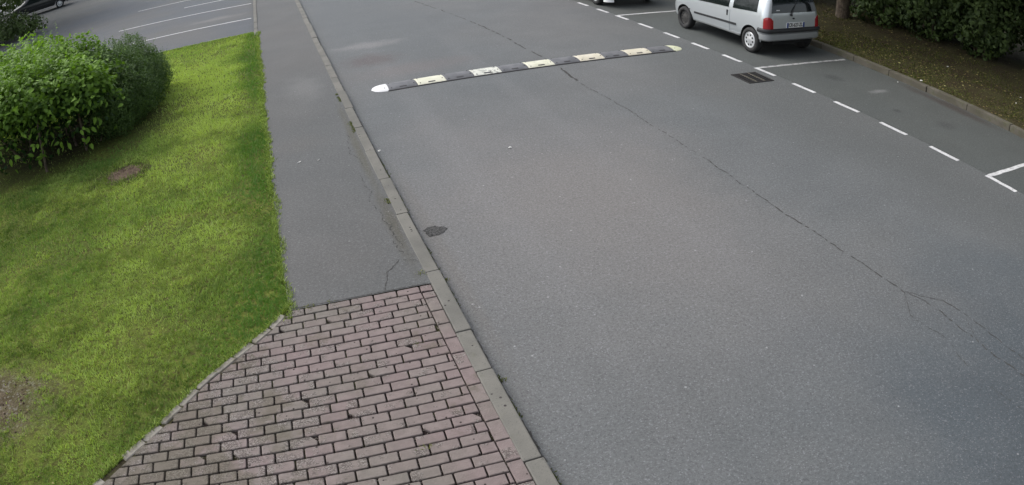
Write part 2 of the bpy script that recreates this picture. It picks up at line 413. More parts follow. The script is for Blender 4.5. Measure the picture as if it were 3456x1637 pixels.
# pavement of asphalt along the road; starts where the block paving ends
bed_top = lambda x: 5.405-.045*(x-.4)
V = []; F = []
pys = [None]+list(np.arange(6., 120., 1.))
for j, y in enumerate(pys):
    for i in range(5):
        x = -.24+(1.025+.24)*i/4
        xx = x if i else -.24+rnd.uniform(-.012, .012)
        V.append((xx, bed_top(x) if y is None else y, KZ))
for j in range(len(pys)-1):
    for i in range(4): F.append((j*5+i, j*5+i+1, (j+1)*5+i+1, (j+1)*5+i))
structure(mesh('pavement', V, F, MAT['path']))
# parking lot beyond the lawn, on the left
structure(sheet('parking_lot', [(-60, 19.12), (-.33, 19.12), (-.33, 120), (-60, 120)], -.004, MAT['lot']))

# ------------------------------------------------------------------ kerbs
ks = structure(empty('kerb'))
joints = [.1, 1.08, 2.07, 3.06, 4.05, 4.58, 5.57, 6.84]+[6.84+1.0*i for i in range(1, 40)]
for i in range(len(joints)-1):
    gp_ = .004 if i < 9 else .0012
    a, b = joints[i]+gp_, joints[i+1]-gp_
    w0 = 1.005+rnd.uniform(-.006, .006); dz = rnd.uniform(-.004, .004)
    L = b-a
    bm = bmesh.new(); bbox_bm(bm, 0, 0, -.06, .13, L, KZ+.12, .012)
    bmesh.ops.translate(bm, vec=(0, 0, (KZ+.12)/2), verts=bm.verts)
    o = bm_obj('kerb_stone', bm, MAT['kerb'], ks, loc=(w0+.079, (a+b)/2, dz-.055))
    o.rotation_euler = (0, rnd.uniform(-.012, .012), rnd.uniform(-.006, .006))
structure(mesh('kerb_joint_bed', [(1.0, -1, .045), (1.15, -1, .045), (1.15, 60, .045), (1.0, 60, .045)], [(0, 1, 2, 3)], MAT['joint']))
rk = structure(empty('verge_kerb'))
y = -8.
while y < 60:
    L = 1.0
    bm = bmesh.new(); bbox_bm(bm, 0, 0, 0, .13, L-.008, .2, .018)
    o = bm_obj('kerb_stone', bm, MAT['kerb_old'], rk, loc=(RKX+.065+rnd.uniform(-.008, .008), y+L/2, .02+rnd.uniform(-.006, .006)))
    o.rotation_euler = (0, rnd.uniform(-.02, .02), rnd.uniform(-.01, .01)); y += L
lk = structure(empty('lot_kerb'))
y = 18.6
while y < 60:
    bm = bmesh.new(); bbox_bm(bm, 0, 0, 0, .1, .99, .2, .012)
    bm_obj('kerb_stone', bm, MAT['kerb'], lk, loc=(-.29, y+.5, .0+rnd.uniform(-.004, .004))); y += 1.

# ------------------------------------------------------------------ block paving
DIAG = [(-.20, 5.47), (-.47, 5.16), (-1.05, 4.62), (-1.39, 4.22), (-1.89, 3.70), (-2.6, 3.0), (-3.4, 2.2)]
bp = structure(empty('block_paving'))
structure(mesh('paving_bed', [(1.03, 5.40, KZ-.022), (-.22, 5.45, KZ-.022)]+[(x-.02, y, KZ-.022) for x, y in DIAG[1:]]+[(1.03, 2.2, KZ-.022)],
               [tuple(range(len(DIAG)+2))], MAT['joint']))
BR = -.0500
ux, uy = math.cos(BR), math.sin(BR); vx, vy = -uy, ux      # along a row, across rows
O = (1.018, 5.371)
BL, BH, JT = .205, .1025, .0062
def to_w(u, v): return (O[0]+ux*u+vx*v, O[1]+uy*u+vy*v)
def clip(poly, f):
    out = []
    for i in range(len(poly)):
        a, b = poly[i-1], poly[i]; fa, fb = f(a), f(b)
        if (fa >= 0) != (fb >= 0):
            s = fa/(fa-fb); out.append((a[0]+(b[0]-a[0])*s, a[1]+(b[1]-a[1])*s))
        if fb >= 0: out.append(b)
    return out
def area(p): return .5*sum(p[i-1][0]*p[i][1]-p[i][0]*p[i-1][1] for i in range(len(p)))
def diag_f(i):
    (ax, ay), (bx, by) = DIAG[i], DIAG[i+1]; L = math.hypot(bx-ax, by-ay); n = ((by-ay)/L, -(bx-ax)/L)
    n = (-n[0], -n[1]) if n[0]*(1-ax)+n[1]*(2-ay) < 0 else n
    return lambda p: (p[0]-ax)*n[0]+(p[1]-ay)*n[1]-.012
def tidy(poly):
    out = []
    for p in poly:
        if not out or math.hypot(p[0]-out[-1][0], p[1]-out[-1][1]) > .004: out.append(p)
    if len(out) > 2 and math.hypot(out[0][0]-out[-1][0], out[0][1]-out[-1][1]) < .004: out.pop()
    return out
shared = {}
def brick_mesh(variant):
    if variant in shared: return shared[variant]
    r = random.Random(100+variant); hx, hy = BL/2-JT, BH/2-JT
    c = lambda: r.uniform(.003, .010)
    P = []
    for sx, sy in ((-1, -1), (1, -1), (1, 1), (-1, 1)):
        a, b = c(), c()
        if variant % 5 == 3 and sx == 1 and sy == 1: a, b = .045, .05        # a corner knocked off
        if variant % 5 == 4 and sx == -1: a, b = r.uniform(.006, .024), r.uniform(.006, .02)
        q = [(sx*(hx-a), sy*hy), (sx*hx, sy*(hy-b))]
        P += q if sx*sy < 0 else q[::-1]
    if area(P) < 0: P = P[::-1]
    V, F = prism_vf(P, -.03, .0, .0045, .0012)
    me = bpy.data.meshes.new('brick'); me.from_pydata(V, [], F); me.update(); me.materials.append(MAT['paver'])
    shared[variant] = me; return me
bricks = []
XB = .912                                   # inner edge of the border course along the kerb
border_f = lambda p: XB-.006-p[0]
def add_brick(poly, whole, cu, cv, rz):
    cx, cy = sum(p[0] for p in poly)/len(poly), sum(p[1] for p in poly)/len(poly)
    bricks.append((cy, poly, whole, cu, cv, rz))
offs = [.0, .055, .12, .02, .10, .0, .13, .05, .0, .11]
for row in range(33):
    v0, v1 = -(row+1)*BH, -row*BH
    off = (.5*(row % 2))*BL+.018*math.sin(row*1.7)+(.03 if row % 5 == 2 else 0.)
    for k in range(-1, 19):
        u1 = -k*BL-off+.1; u0 = u1-BL
        q = [to_w(u0+JT, v0+JT), to_w(u1-JT, v0+JT), to_w(u1-JT, v1-JT), to_w(u0+JT, v1-JT)]
        lim = (lambda p: 1.02-.004-p[0]) if row == 0 else border_f
        p = clip(q, lim)
        if p:
            cy_ = sum(a_[1] for a_ in p)/len(p)
            i = next((i for i in range(len(DIAG)-1) if DIAG[i+1][1] <= cy_), len(DIAG)-2)
            p = clip(p, diag_f(i))
        if not p: continue
        p = tidy(p)
        if len(p) < 3 or area(p) < .0012: continue
        whole = abs(area(p)-area(q)) < 1e-6
        cu, cv = to_w((u0+u1)/2, (v0+v1)/2)
        add_brick(p, whole, cu, cv, BR)
yb = 5.255
first = True
while yb > 2.3:
    L = .1025 if first else BL; first = False
    q = [(XB+.004, yb-L+JT), (1.02-.004, yb-L+JT), (1.02-.004, yb-JT), (XB+.004, yb-JT)]
    sk = BR*.6
    add_brick([(x, y+(x-.95)*sk) for x, y in q], False, 0, 0, 0); yb -= L
bricks.sort(key=lambda b: -b[0])
def world_brick(poly):
    return prism_vf(poly if area(poly) > 0 else poly[::-1], KZ-.03, KZ, .0045, .001)
nb = 0
RV, RF = [], []
for cy, poly, whole, cu, cv, rz in bricks:
    nb += 1
    if nb > 298:
        V, F = world_brick(poly); b0 = len(RV); RV += V; RF += [tuple(b0+i for i in f) for f in F]; continue
    if whole:
        v = rnd.choice([0, 1, 2, 5, 6, 7, 10, 11, 12, 15, 16, 17, 20, 21, 22, 4, 9]) if rnd.random() < .93 else rnd.choice([3, 8])
        o = link(bpy.data.objects.new('brick', brick_mesh(v)), bp)
        o.location = (cu, cv, KZ+rnd.uniform(-.003, .002)); o.rotation_euler = (rnd.uniform(-.012, .012), rnd.uniform(-.008, .008), rz+rnd.uniform(-.012, .012)+(math.pi if rnd.random() < .5 else 0))
    else:
        c = (sum(p[0] for p in poly)/len(poly), sum(p[1] for p in poly)/len(poly))
        V, F = world_brick([(x-c[0], y-c[1]) for x, y in poly])
        o = mesh('brick', [(x, y, z-KZ) for x, y, z in V], F, MAT['paver'], bp, loc=(c[0], c[1], KZ+rnd.uniform(-.003, .002)))
        o.rotation_euler = (rnd.uniform(-.01, .01), rnd.uniform(-.01, .01), 0)
if RV: stuff(mesh('brick_remainder', RV, RF, MAT['paver'], bp))

# diagonal edging of small stones between lawn and paving
es = structure(empty('lawn_edging'))
def along(poly, step):
    out = []; d = 0.
    for i in range(len(poly)-1):
        a, b = Vector(poly[i]), Vector(poly[i+1]); L = (b-a).length
        while d < L: out.append((a+(b-a)*(d/L), math.atan2((b-a).y, (b-a).x))); d += step
        d -= L
    return out
for i, (p, a) in enumerate(along(DIAG, .225)):
    if i in (0, 10): continue                                       # stones swallowed by soil
    L = .222*rnd.uniform(.9, 1.02); w = .070*rnd.uniform(.85, 1.1)
    poly = []
    for sx, sy in ((-1, -1), (1, -1), (1, 1), (-1, 1)):
        poly.append((sx*L/2+rnd.uniform(-.012, .012), sy*w/2+rnd.uniform(-.008, .008)))
    poly.insert(2, (L/2+rnd.uniform(0., .01), rnd.uniform(-.01, .01)))
    V, F = prism_vf(poly, -.08, .0, .007, .004)
    o = mesh('edging_stone', V, F, MAT['edging'], es, loc=(p.x-.016, p.y+.016, KZ+.004+rnd.uniform(-.004, .004)))
    o.rotation_euler = (rnd.uniform(-.06, .06), rnd.uniform(-.05, .05), a+rnd.uniform(-.06, .06))

V = []; F = []
for i, (p, a) in enumerate(along(DIAG, .06)):
    n_ = (-math.sin(a), math.cos(a)); sg = -1 if n_[0] > 0 else 1
    for w_ in (-.03, .03+.012*math.sin(i*1.3)*math.sin(i*.37)): V.append((p.x-sg*n_[0]*w_, p.y-sg*n_[1]*w_, KZ-.006-(.004 if w_ > 0 else 0)))
for i in range(len(V)//2-1): F.append((2*i, 2*i+1, 2*i+3, 2*i+2))
structure(mesh('soil_seam', V, F, MAT['seam']))

# ------------------------------------------------------------------ lawn
def in_lawn(x, y):
    ok = (x < -.235) & (y < 19.1)
    for i in range(len(DIAG)-1):
        (ax, ay), (bx, by) = DIAG[i], DIAG[i+1]; L = math.hypot(bx-ax, by-ay)
        n = ((by-ay)/L, -(bx-ax)/L)
        if n[0]*(1-ax)+n[1]*(2-ay) < 0: n = (-n[0], -n[1])
        lo, hi = min(ay, by), max(ay, by)
        d = (x-ax)*n[0]+(y-ay)*n[1]
        ok &= ~((y >= lo) & (y < hi) & (d > -.062))
    ok &= ~((y < 2.2))
    return ok
lp = [(-.235, 19.13), (-.235, 5.47)]+[(x-.03, y+.03) for x, y in DIAG]+[(-3.4, -6), (-40, -6), (-40, 19.13)]
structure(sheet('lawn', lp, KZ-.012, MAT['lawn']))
structure(mesh('lot_edge', [(-.33, 19.12, KZ-.014), (-40, 19.12, KZ-.014), (-40, 19.14, -.06), (-.33, 19.14, -.06)], [(0, 3, 2, 1)], MAT['verge']))

# smooth value noise for grass tone and bare spots
def vnoise(x, y, sc, seed):
    r = np.random.default_rng(seed); g = r.random((64, 64))
    X, Y = x*sc+300.37, y*sc+300.11
    i, j = np.floor(X).astype(int), np.floor(Y).astype(int); fx, fy = X-i, Y-j
    fx = fx*fx*(3-2*fx); fy = fy*fy*(3-2*fy)
    G = lambda a, b: g[a % 64, b % 64]
    return (G(i, j)*(1-fx)+G(i+1, j)*fx)*(1-fy)+(G(i, j+1)*(1-fx)+G(i+1, j+1)*fx)*fy
def fbm(x, y, sc, seed): return .55*vnoise(x, y, sc, seed)+.3*vnoise(x, y, sc*2.1, seed+1)+.15*vnoise(x, y, sc*4.7, seed+2)

def blades(name, x, y, z, h, w, lean, tint, mat, parent=None, cool=None):
    n = len(x); a = rng.random(n)*2*np.pi; la = rng.random(n)*2*np.pi
    dx, dy = np.cos(a)*w/2, np.sin(a)*w/2
    ox, oy = np.cos(la)*h*lean, np.sin(la)*h*lean
    V = np.empty((n, 5, 3))
    V[:, 0] = np.stack([x-dx, y-dy, z], 1); V[:, 1] = np.stack([x+dx, y+dy, z], 1)
    V[:, 2] = np.stack([x+dx*.75+ox*.4, y+dy*.75+oy*.4, z+h*.6], 1); V[:, 3] = np.stack([x-dx*.75+ox*.4, y-dy*.75+oy*.4, z+h*.6], 1)
    V[:, 4] = np.stack([x+ox, y+oy, z+h], 1)
    b = (np.arange(n)*5)[:, None]
    idx = np.concatenate([b+np.array([[0, 1, 2]]), b+np.array([[0, 2, 3]]), b+np.array([[3, 2, 4]])], 1).ravel()
    return big_mesh(name, V.reshape(-1, 3), idx, 3, mat, parent, np.repeat(tint, 5), cool=None if cool is None else np.repeat(cool, 5))

def lawn_points(n, x0, x1, y0, y1):
    x = rng.uniform(x0, x1, n); y = rng.uniform(y0, y1, n)
    k = in_lawn(x, y); x, y = x[k], y[k]
    bare = (np.hypot((x+2.42)/.36, (y-10.02)/.37) < 1.0+.5*(vnoise(x, y, 9, 4)-.5)) & (rng.random(len(x)) < .93)          # bare round patch
    bare |= (np.hypot((x+3.35)/.82, (y-4.95)/.62) < .92+.9*(vnoise(x, y, 7, 5)-.5)) & (rng.random(len(x)) < .9)            # gravelly patch
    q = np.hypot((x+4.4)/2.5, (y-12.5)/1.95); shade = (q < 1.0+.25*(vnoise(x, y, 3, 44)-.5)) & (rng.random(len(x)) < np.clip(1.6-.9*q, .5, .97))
    thin = (fbm(x, y, .9, 40) < .41) & (rng.random(len(x)) < .5)
    thin |= (vnoise(x, y, 17, 47) < np.where(y < 8, .30, .20)) & (rng.random(len(x)) < np.clip(1.35-.09*y, .3, .85))
    thin |= (np.hypot((x+3.5)/1.5, (y-4.6)/1.1) < 1) & (fbm(x, y, 4, 48) < .5) & (rng.random(len(x)) < .8)
    k = ~bare & ~shade & ~thin
    return x[k], y[k]
def lawn_tint(x, y):
    t = (fbm(x, y, .55, 21)-.5)*1.5+(fbm(x, y, 2.3, 60)-.5)*.9+.40+.28*np.clip((y-8)/8, 0, 1)
    t += .20*np.exp(-((x+1.5)/1.1)**2)*np.clip((y-5.5)/4, 0, 1)                          # yellower strip across the middle
    t -= .22*np.exp(-((x+.45)/.30)**2)                                                      # greener by the path
    t -= .22*np.exp(-(((x+1.6)/.9)**2+((y-4.9)/.45)**2))
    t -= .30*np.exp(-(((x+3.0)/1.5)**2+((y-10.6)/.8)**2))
    t -= .38*np.exp(-(((x+3.0)/1.6)**2+((y-3.9)/1.3)**2))
    t += .30*np.exp(-(((x+1.2)/.8)**2+((y-15.5)/3.)**2))+.5*(vnoise(x, y, 11, 49)-.5)
    return np.clip(t+rng.normal(0, .16, len(x)), 0, 1)
def lawn_cool(x, y):
    c = (fbm(x, y, .8, 81)-.52)*1.6
    c += .75*np.exp(-((x+.40)/.28)**2)*(.5+vnoise(x, y, 1.3, 82))                          # along the path
    seg = np.interp(x, [p[0] for p in DIAG[::-1]], [p[1] for p in DIAG[::-1]])
    c += .8*np.exp(-((y-seg-.35)/.5)**2)*(y < 6.5)                                           # along the edging
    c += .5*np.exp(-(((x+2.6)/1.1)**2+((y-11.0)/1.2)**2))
    return np.clip(c+rng.normal(0, .18, len(x)), 0, .9)
for (n, x0, x1, y0, y1, hh, ww) in ((170000, -4.4, -.2, 2.6, 7.5, .026, .0062), (110000, -6.2, -.2, 7.5, 12.5, .032, .0095), (80000, -7.0, -.2, 12.5, 19.1, .036, .015)):
    x, y = lawn_points(n, x0, x1, y0, y1)
    h = hh*rng.uniform(.5, 1.35, len(x))*(.75+.6*vnoise(x, y, 2.5, 8)); w = ww*rng.uniform(.7, 1.3, len(x))
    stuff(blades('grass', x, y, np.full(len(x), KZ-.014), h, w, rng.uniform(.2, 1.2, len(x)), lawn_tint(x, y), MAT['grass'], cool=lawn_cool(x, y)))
# ragged longer fringe where the lawn meets the path, the paving and the lot
n = 9000
y = rng.uniform(5.3, 19., n); x = -.245+rng.normal(0, .022, n)+.07*(vnoise(y*0, y, 4, 3)-.45)+.05*(vnoise(y*0, y, 13, 6)-.5)
x2 = rng.uniform(-3.0, -.2, 3500); seg = np.interp(x2, [p[0] for p in DIAG[::-1]], [p[1] for p in DIAG[::-1]])
y2 = seg+.055+np.abs(rng.normal(0, .03, 3500))
x3 = rng.uniform(-6, -.35, 2500); y3 = 19.08+rng.normal(0, .03, 2500)
x = np.concatenate([x, x2, x3]); y = np.concatenate([y, y2, y3])
stuff(blades('grass_fringe', x, y, np.full(len(x), KZ-.014), rng.uniform(.02, .055, len(x)), np.where(y < 8, .007, .013), rng.uniform(.3, 1.2, len(x)),
             np.clip(rng.normal(.40, .3, len(x)), 0, 1), MAT['grass']))

def disc(name, cx, cy, rx, ry, z, mat, dome=.0, n=28, seed=0, ragged=.12):
    r = random.Random(seed); V = [(cx, cy, z+dome)]; F = []
    ph = [r.uniform(0, 6.28) for _ in range(3)]
    for k, s in enumerate((.5, 1.)):
        for i in range(n):
            a = 2*math.pi*i/n
            q = 1+ragged*(.5*math.sin(3*a+ph[0])+.3*math.sin(5*a+ph[1])+.4*math.sin(9*a+ph[2]))
            V.append((cx+rx*s*q*math.cos(a), cy+ry*s*q*math.sin(a), z+dome*(1-s*s)+(r.uniform(-.006, .006) if dome else 0)))
    for i in range(n):
        j = (i+1) % n; F.append((0, 1+i, 1+j)); F.append((1+i, 1+n+i, 1+n+j, 1+j))
    return structure(mesh(name, V, F, mat, smooth=True))
ico = bmesh.new(); bmesh.ops.create_icosphere(ico, subdivisions=1, radius=1.)
iv = np.array([v.co[:] for v in ico.verts]); jf = np.array([[v.index for v in f.verts] for f in ico.faces]); ico.free()
def pebbles(name, xs, ys, z, r0, r1, mat):
    V = []; I = []
    for k, (px_, py_) in enumerate(zip(xs, ys)):
        r = rng.uniform(r0, r1); sc = r*np.array([rng.uniform(.8, 1.4), rng.uniform(.8, 1.3), rng.uniform(.4, .8)])
        V.append(iv*sc*(1+rng.normal(0, .12, iv.shape))+np.array([px_, py_, z+r*.2])); I.append(jf+k*len(iv))
    return stuff(big_mesh(name, np.concatenate(V), np.concatenate(I).ravel(), 3, mat))
disc('bare_patch', -2.43, 10.02, .40, .36, KZ-.011, MAT['bare'], .022, n=56, seed=2, ragged=.26)
sx = rng.normal(-2.43, .2, 500); sy = rng.normal(10.02, .2, 500)
pebbles('soil_crumbs', sx, sy, KZ+.004, .004, .013, MAT['bare'])
a_ = rng.random(900)*6.283; q_ = 1.02+rng.normal(0, .20, 900)
x = -2.43+.36*q_*np.cos(a_); y = 10.02+.36*q_*np.sin(a_)
stuff(blades('patch_fringe', x, y, np.full(900, KZ-.014), rng.uniform(.03, .07, 900), np.full(900, .012), rng.uniform(.3, 1.3, 900), np.clip(rng.normal(.2, .2, 900), 0, 1), MAT['grass']))
disc('asphalt_patch', 1.335, 6.46, .115, .105, .004, MAT['patch'], .0, seed=4, ragged=.2)

x = rng.uniform(-4.5, -.25, 1500); y = rng.uniform(3, 17, 1500); k = in_lawn(x, y); x, y = x[k], y[k]
stuff(blades('lawn_litter', x, y, np.full(len(x), KZ+.006), np.full(len(x), .006), rng.uniform(.008, .022, len(x)), np.full(len(x), 3.), np.clip(rng.normal(.5, .4, len(x)), 0, 1), MAT['litter_brown']))
# little stones on the gravelly patch
sx = rng.uniform(-4.0, -2.55, 420); sy = rng.uniform(4.35, 5.5, 420)
V = []; I = []
kk = np.hypot((sx+3.35)/.85, (sy-4.95)/.62) < 1.05
pebbles('gravel', sx[kk][:150], sy[kk][:150], KZ-.005, .004, .012, MAT['bare'])
# grit washed up against the kerbs
gy = rng.uniform(1.5, 14, 260); gx = 1.175+np.abs(rng.normal(0, .05, 260))
pebbles('kerb_grit', gx, gy, -.002, .002, .006, MAT['kerb'])

# ------------------------------------------------------------------ cracks and joints in the asphalt
def crack(name, pts, w, z, seed, gaps=.0, jitter=.012, step=.05):
    r = random.Random(seed); P = []
    for i in range(len(pts)-1):
        a, b = Vector(pts[i]), Vector(pts[i+1]); n = max(1, int((b-a).length/step))
        for k in range(n): P.append(a+(b-a)*(k/n))
    P.append(Vector(pts[-1])); Q = []
    j = 0.
    for p in P:
        j = j*.8+r.uniform(-jitter, jitter); Q.append(p+Vector((j, 0)))
    V = []; F = []; w *= .85
    for i in range(len(Q)-1):
        if r.random() < gaps: continue
        a, b = Q[i], Q[i+1]; d = (b-a).normalized(); nn = Vector((-d.y, d.x))
        wa, wb = w*r.uniform(.2, 1.5)/2, w*r.uniform(.2, 1.5)/2; k = len(V)
        V += [(*(a-nn*wa), z), (*(a+nn*wa), z), (*(b+nn*wb), z), (*(b-nn*wb), z)]; F.append((k, k+3, k+2, k+1))
    return structure(mesh(name, V, F, MAT['crack']))
crack('road_crack', [(4.2, 20.5), (4.75, 16.5), (4.9, 12.)], .03, .003, 1, .25, .02, .12)
crack('road_crack', [(4.88, 11.5), (4.80, 10.6)], .045, .003, 2, .05, .012)
crack('road_crack', [(4.80, 10.5), (4.85, 9.1), (4.83, 7.4), (4.87, 6.8)], .013, .003, 3, .32)
crack('road_crack', [(4.87, 6.8), (4.82, 5.5), (4.85, 4.8), (4.90, 4.2), (4.93, 3.5)], .016, .003, 4, .16)
crack('road_crack', [(4.93, 3.5), (5.0, 3.2), (5.02, 2.8), (5.01, 2.4), (5.03, 1.6)], .014, .003, 5, .25, .014, .04)
crack('road_crack', [(4.93, 3.5), (5.19, 3.2), (5.23, 2.9), (5.22, 2.5), (5.27, 1.7)], .010, .003, 6, .15, .014, .04)
crack('road_crack', [(4.93, 3.5), (4.72, 3.2), (4.75, 2.8), (4.62, 2.3), (4.66, 1.7)], .007, .003, 7, .3, .014, .04)
crack('road_crack', [(5.2, 2.9), (5.02, 2.6)], .006, .003, 8, .2, .01, .03)
crack('lane_joint', [(lane_x(y)+.11, y) for y in np.arange(4, 17, .5)], .012, .003, 9, .5)
pk = lambda *p: list(p)
crack('pavement_crack', [(.62, 5.43), (.70, 5.72), (.85, 5.9), (1.0, 5.82)], .009, KZ+.003, 10, .1, .01, .03)
crack('pavement_crack', [(.82, 8.1), (.86, 7.5), (.84, 7.0), (.9, 6.6), (.88, 6.15), (.97, 5.95)], .009, KZ+.003, 11, .35, .018, .03)
crack('pavement_crack', [(.93, 6.7), (.9, 6.4), (.95, 6.15)], .008, KZ+.003, 12, .2, .018, .03)
crack('pavement_crack', [(.9, 9.6), (.84, 8.9), (.9, 8.3)], .012, KZ+.003, 13, .4, .018, .04)
crack('pavement_joint', [(-.22, 5.455), (.3, 5.425), (1.0, 5.39)], .016, KZ+.002, 14, .03, .002, .05)
crack('gutter_joint', [(1.166, y) for y in np.arange(1.2, 40, .5)], .028, .003, 15, .0, .004, .06)

# ------------------------------------------------------------------ painted bay markings
def quad_mark(name, a, b, w, mat, z=.004, seed=0):
    r = random.Random(seed); a, b = Vector(a), Vector(b); d = (b-a).normalized(); n = Vector((-d.y, d.x))
    N = max(2, int((b-a).length/.12)); V = []; F = []
    for i in range(N+1):
        p = a+(b-a)*(i/N); q = r.uniform(-.006, .006)
        V += [(*(p-n*(w/2+q)), z), (*(p+n*(w/2-q)), z)]
    for i in range(N): k = 2*i; F.append((k, k+2, k+3, k+1))
    return structure(mesh(name, V, F, mat))
k = 0
for corner in (20.35, 15.28, 10.18, 4.98):
    for j in range(5):
        y0 = corner-.02-j*1.03
        if y0 < 3.6: continue
        y1 = y0-.55
        quad_mark('bay_dash', (lane_x(y0)+.03, y0), (lane_x(y1)+.03, y1), .085, MAT['paint'], seed=k); k += 1
    quad_mark('bay_line', (lane_x(corner)+.076, corner-.045), (10.56, corner-.02), .08, MAT['paint_old' if corner > 5 and corner < 11 else 'paint'], z=.0045, seed=k)
for y, x1, dy in ((22.1, -5.6, .35), (25.45, -5.4, .6), (28.0, -3.1, .26), (30.4, -5.4, .45)):
    quad_mark('lot_line', (-.42, y), (x1, y+dy), .09, MAT['paint'], seed=k); k += 1

# ------------------------------------------------------------------ speed bump of bolted rubber modules
B0 = (1.878, 11.637); BA = .00845
sb = thing(empty('speed_bump', (B0[0], B0[1], 0), BA), 'striped rubber speed bump of black and cream modules bolted across the road', 'speed bump')
HW, HH = .43, .044
def hump_z(v): return HH*max(0., 1-((v-HW/2)/(HW/2))**2)**.75
def module(u0, u1, mat, name, cham=.012, label=None):
    NV = 12; NU = 4; V = []; F = []
    us = [u0, u0+cham, u1-cham, u1]
    for i, u in enumerate(us):
        e = .80 if i in (0, 3) else 1.
        for j in range(NV+1):
            v = HW*j/NV; V.append((u, v, max(.006, .006+hump_z(v)*e)))
    n = NV+1
    for i in range(3):
        for j in range(NV): F.append((i*n+j, (i+1)*n+j, (i+1)*n+j+1, i*n+j+1))
    b0 = len(V)
    for u in (u0, u1):
        for j in range(NV+1): V.append((u, HW*j/NV, 0.))
    for s, i in ((0, 0), (1, 3)):
        for j in range(NV):
            q = (i*n+j, i*n+j+1, b0+s*n+j+1, b0+s*n+j); F.append(q if s == 0 else q[::-1])
    F.append((0, b0, b0+n, 3*n)); F.append((NV, 3*n+NV, b0+n+NV, b0+NV))
    o = mesh(name, V, F, mat, sb)
    if label: o['label'] = label
    cu = (u0+u1)/2
    def on(v): return .006+hump_z(v)
    # long reflector recess on the near slope
    v0, v1 = .040, .072
    Vs = []
    for u in (cu-.062, cu+.062):
        for v in (v0, v1): Vs.append((u, v, on(v)+.003))
    bmq = mesh('reflector_slot', Vs, [(0, 2, 3, 1)], MAT['slot'], o)
    for du, v in ((-.2, .06), (.2, .12), (-.2, .32), (.2, .32)):
        bm = bmesh.new(); bmesh.ops.create_cone(bm, cap_ends=True, segments=8, radius1=.011, radius2=.009, depth=.008)
        bm_obj('bolt', bm, MAT['slot'], o, loc=(cu+du, v, on(v)+.003))
    return o
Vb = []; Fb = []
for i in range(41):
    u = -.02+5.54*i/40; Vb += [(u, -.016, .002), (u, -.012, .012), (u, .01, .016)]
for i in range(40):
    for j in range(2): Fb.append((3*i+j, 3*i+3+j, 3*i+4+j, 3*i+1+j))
mesh('shadow_strip', Vb, Fb, MAT['slot'], sb)  # dark strip put in for the shadow line along the near edge
ycol = ['hump_yellow', 'hump_peel', 'hump_yellow', 'hump_tan', 'hump_tan']
ylab = [None, 'cream module with its paint half peeled away', None, 'cream module gone tan', None]
for i in range(11):
    if i % 2 == 0: module(i*.5+.003, i*.5+.497, MAT['rubber'], 'black_module')
    else: module(i*.5+.003, i*.5+.497, MAT[ycol[i//2]], 'cream_module', label=ylab[i//2])
def end_cap(u0, sgn, mat, label):
    V = []; F = []; NR = 6; NA = 14
    # half-ellipse plan, humped
    L = .27
    rows = []
    for i in range(NR+1):
        u = L*(1-(1-i/NR)**1.0) if i < NR else L
        half = HW/2*math.sqrt(max(0.002, 1-(u/L)**2.4)); fall = (1-(u/L)**2)**.8 if u < L else 0.
        rows.append([(u0+sgn*u, HW/2-half+2*half*j/NA, .006+HH*fall*max(0, 1-(2*j/NA-1)**2)**.75) for j in range(NA+1)])
    for r_ in rows: V += r_
    n = NA+1
    for i in range(NR):
        for j in range(NA): q = (i*n+j, (i+1)*n+j, (i+1)*n+j+1, i*n+j+1); F.append(q if sgn > 0 else q[::-1])
    b0 = len(V); V += [(v[0], v[1], 0.) for v in V]
    ring = [i*n for i in range(NR+1)]+[NR*n+j for j in range(1, NA+1)]+[i*n+NA for i in range(NR-1, -1, -1)]+[j for j in range(NA-1, -1, -1)]
    for a, b in zip(ring[:-1], ring[1:]): F.append((a, b, b0+b, b0+a))
    o = mesh('end_cap', V, F, mat, sb, smooth=False); o['label'] = label
    bm = bmesh.new(); bmesh.ops.create_cone(bm, cap_ends=True, segments=8, radius1=.011, radius2=.009, depth=.008)
    bm_obj('bolt', bm, MAT['slot'], o, loc=(u0+sgn*.06, .1, .006+hump_z(.1)*.95))
    return o
end_cap(-.003, -1, MAT['hump_white'], 'clean white rounded end cap')
end_cap(5.503, 1, MAT['hump_lemon'], 'yellowed rounded end cap')

# ------------------------------------------------------------------ road gully
gr = thing(empty('drain_grate', (7.71, 9.64, 0), .0), 'square rusty iron drain grate set in the asphalt beside the bay corner', 'drain')
GX, GY = .27, .27
mesh('sump', [(-GX, -GY, .002), (GX, -GY, .002), (GX, GY, .002), (-GX, GY, .002)], [(0, 1, 2, 3)], MAT['dark_gap'], gr)
for i in range(9):
    bm = bmesh.new(); bbox_bm(bm, 0, 0, 0, GX*2-.03, .026, .014, .004)
    bm_obj('bar', bm, MAT['iron'], gr, loc=(0, -GY+.03+i*(2*GY-.06)/8, .008))
for x in (-.09, .09):
    bm = bmesh.new(); bbox_bm(bm, 0, 0, 0, .022, GY*2-.03, .018, .004)
    o = bm_obj('cross_bar', bm, MAT['kerb_old'], gr, loc=(x, 0, .0085))
for (cx, cy, a, b) in ((0, GY, GX*2+.012, .012), (0, -GY, GX*2+.012, .012), (GX, 0, .012, GY*2-.014), (-GX, 0, .012, GY*2-.014)):
    bm = bmesh.new(); bbox_bm(bm, 0, 0, 0, a, b, .012, .003)
    bm_obj('frame_bar', bm, MAT['iron'], gr, loc=(cx, cy, .007))

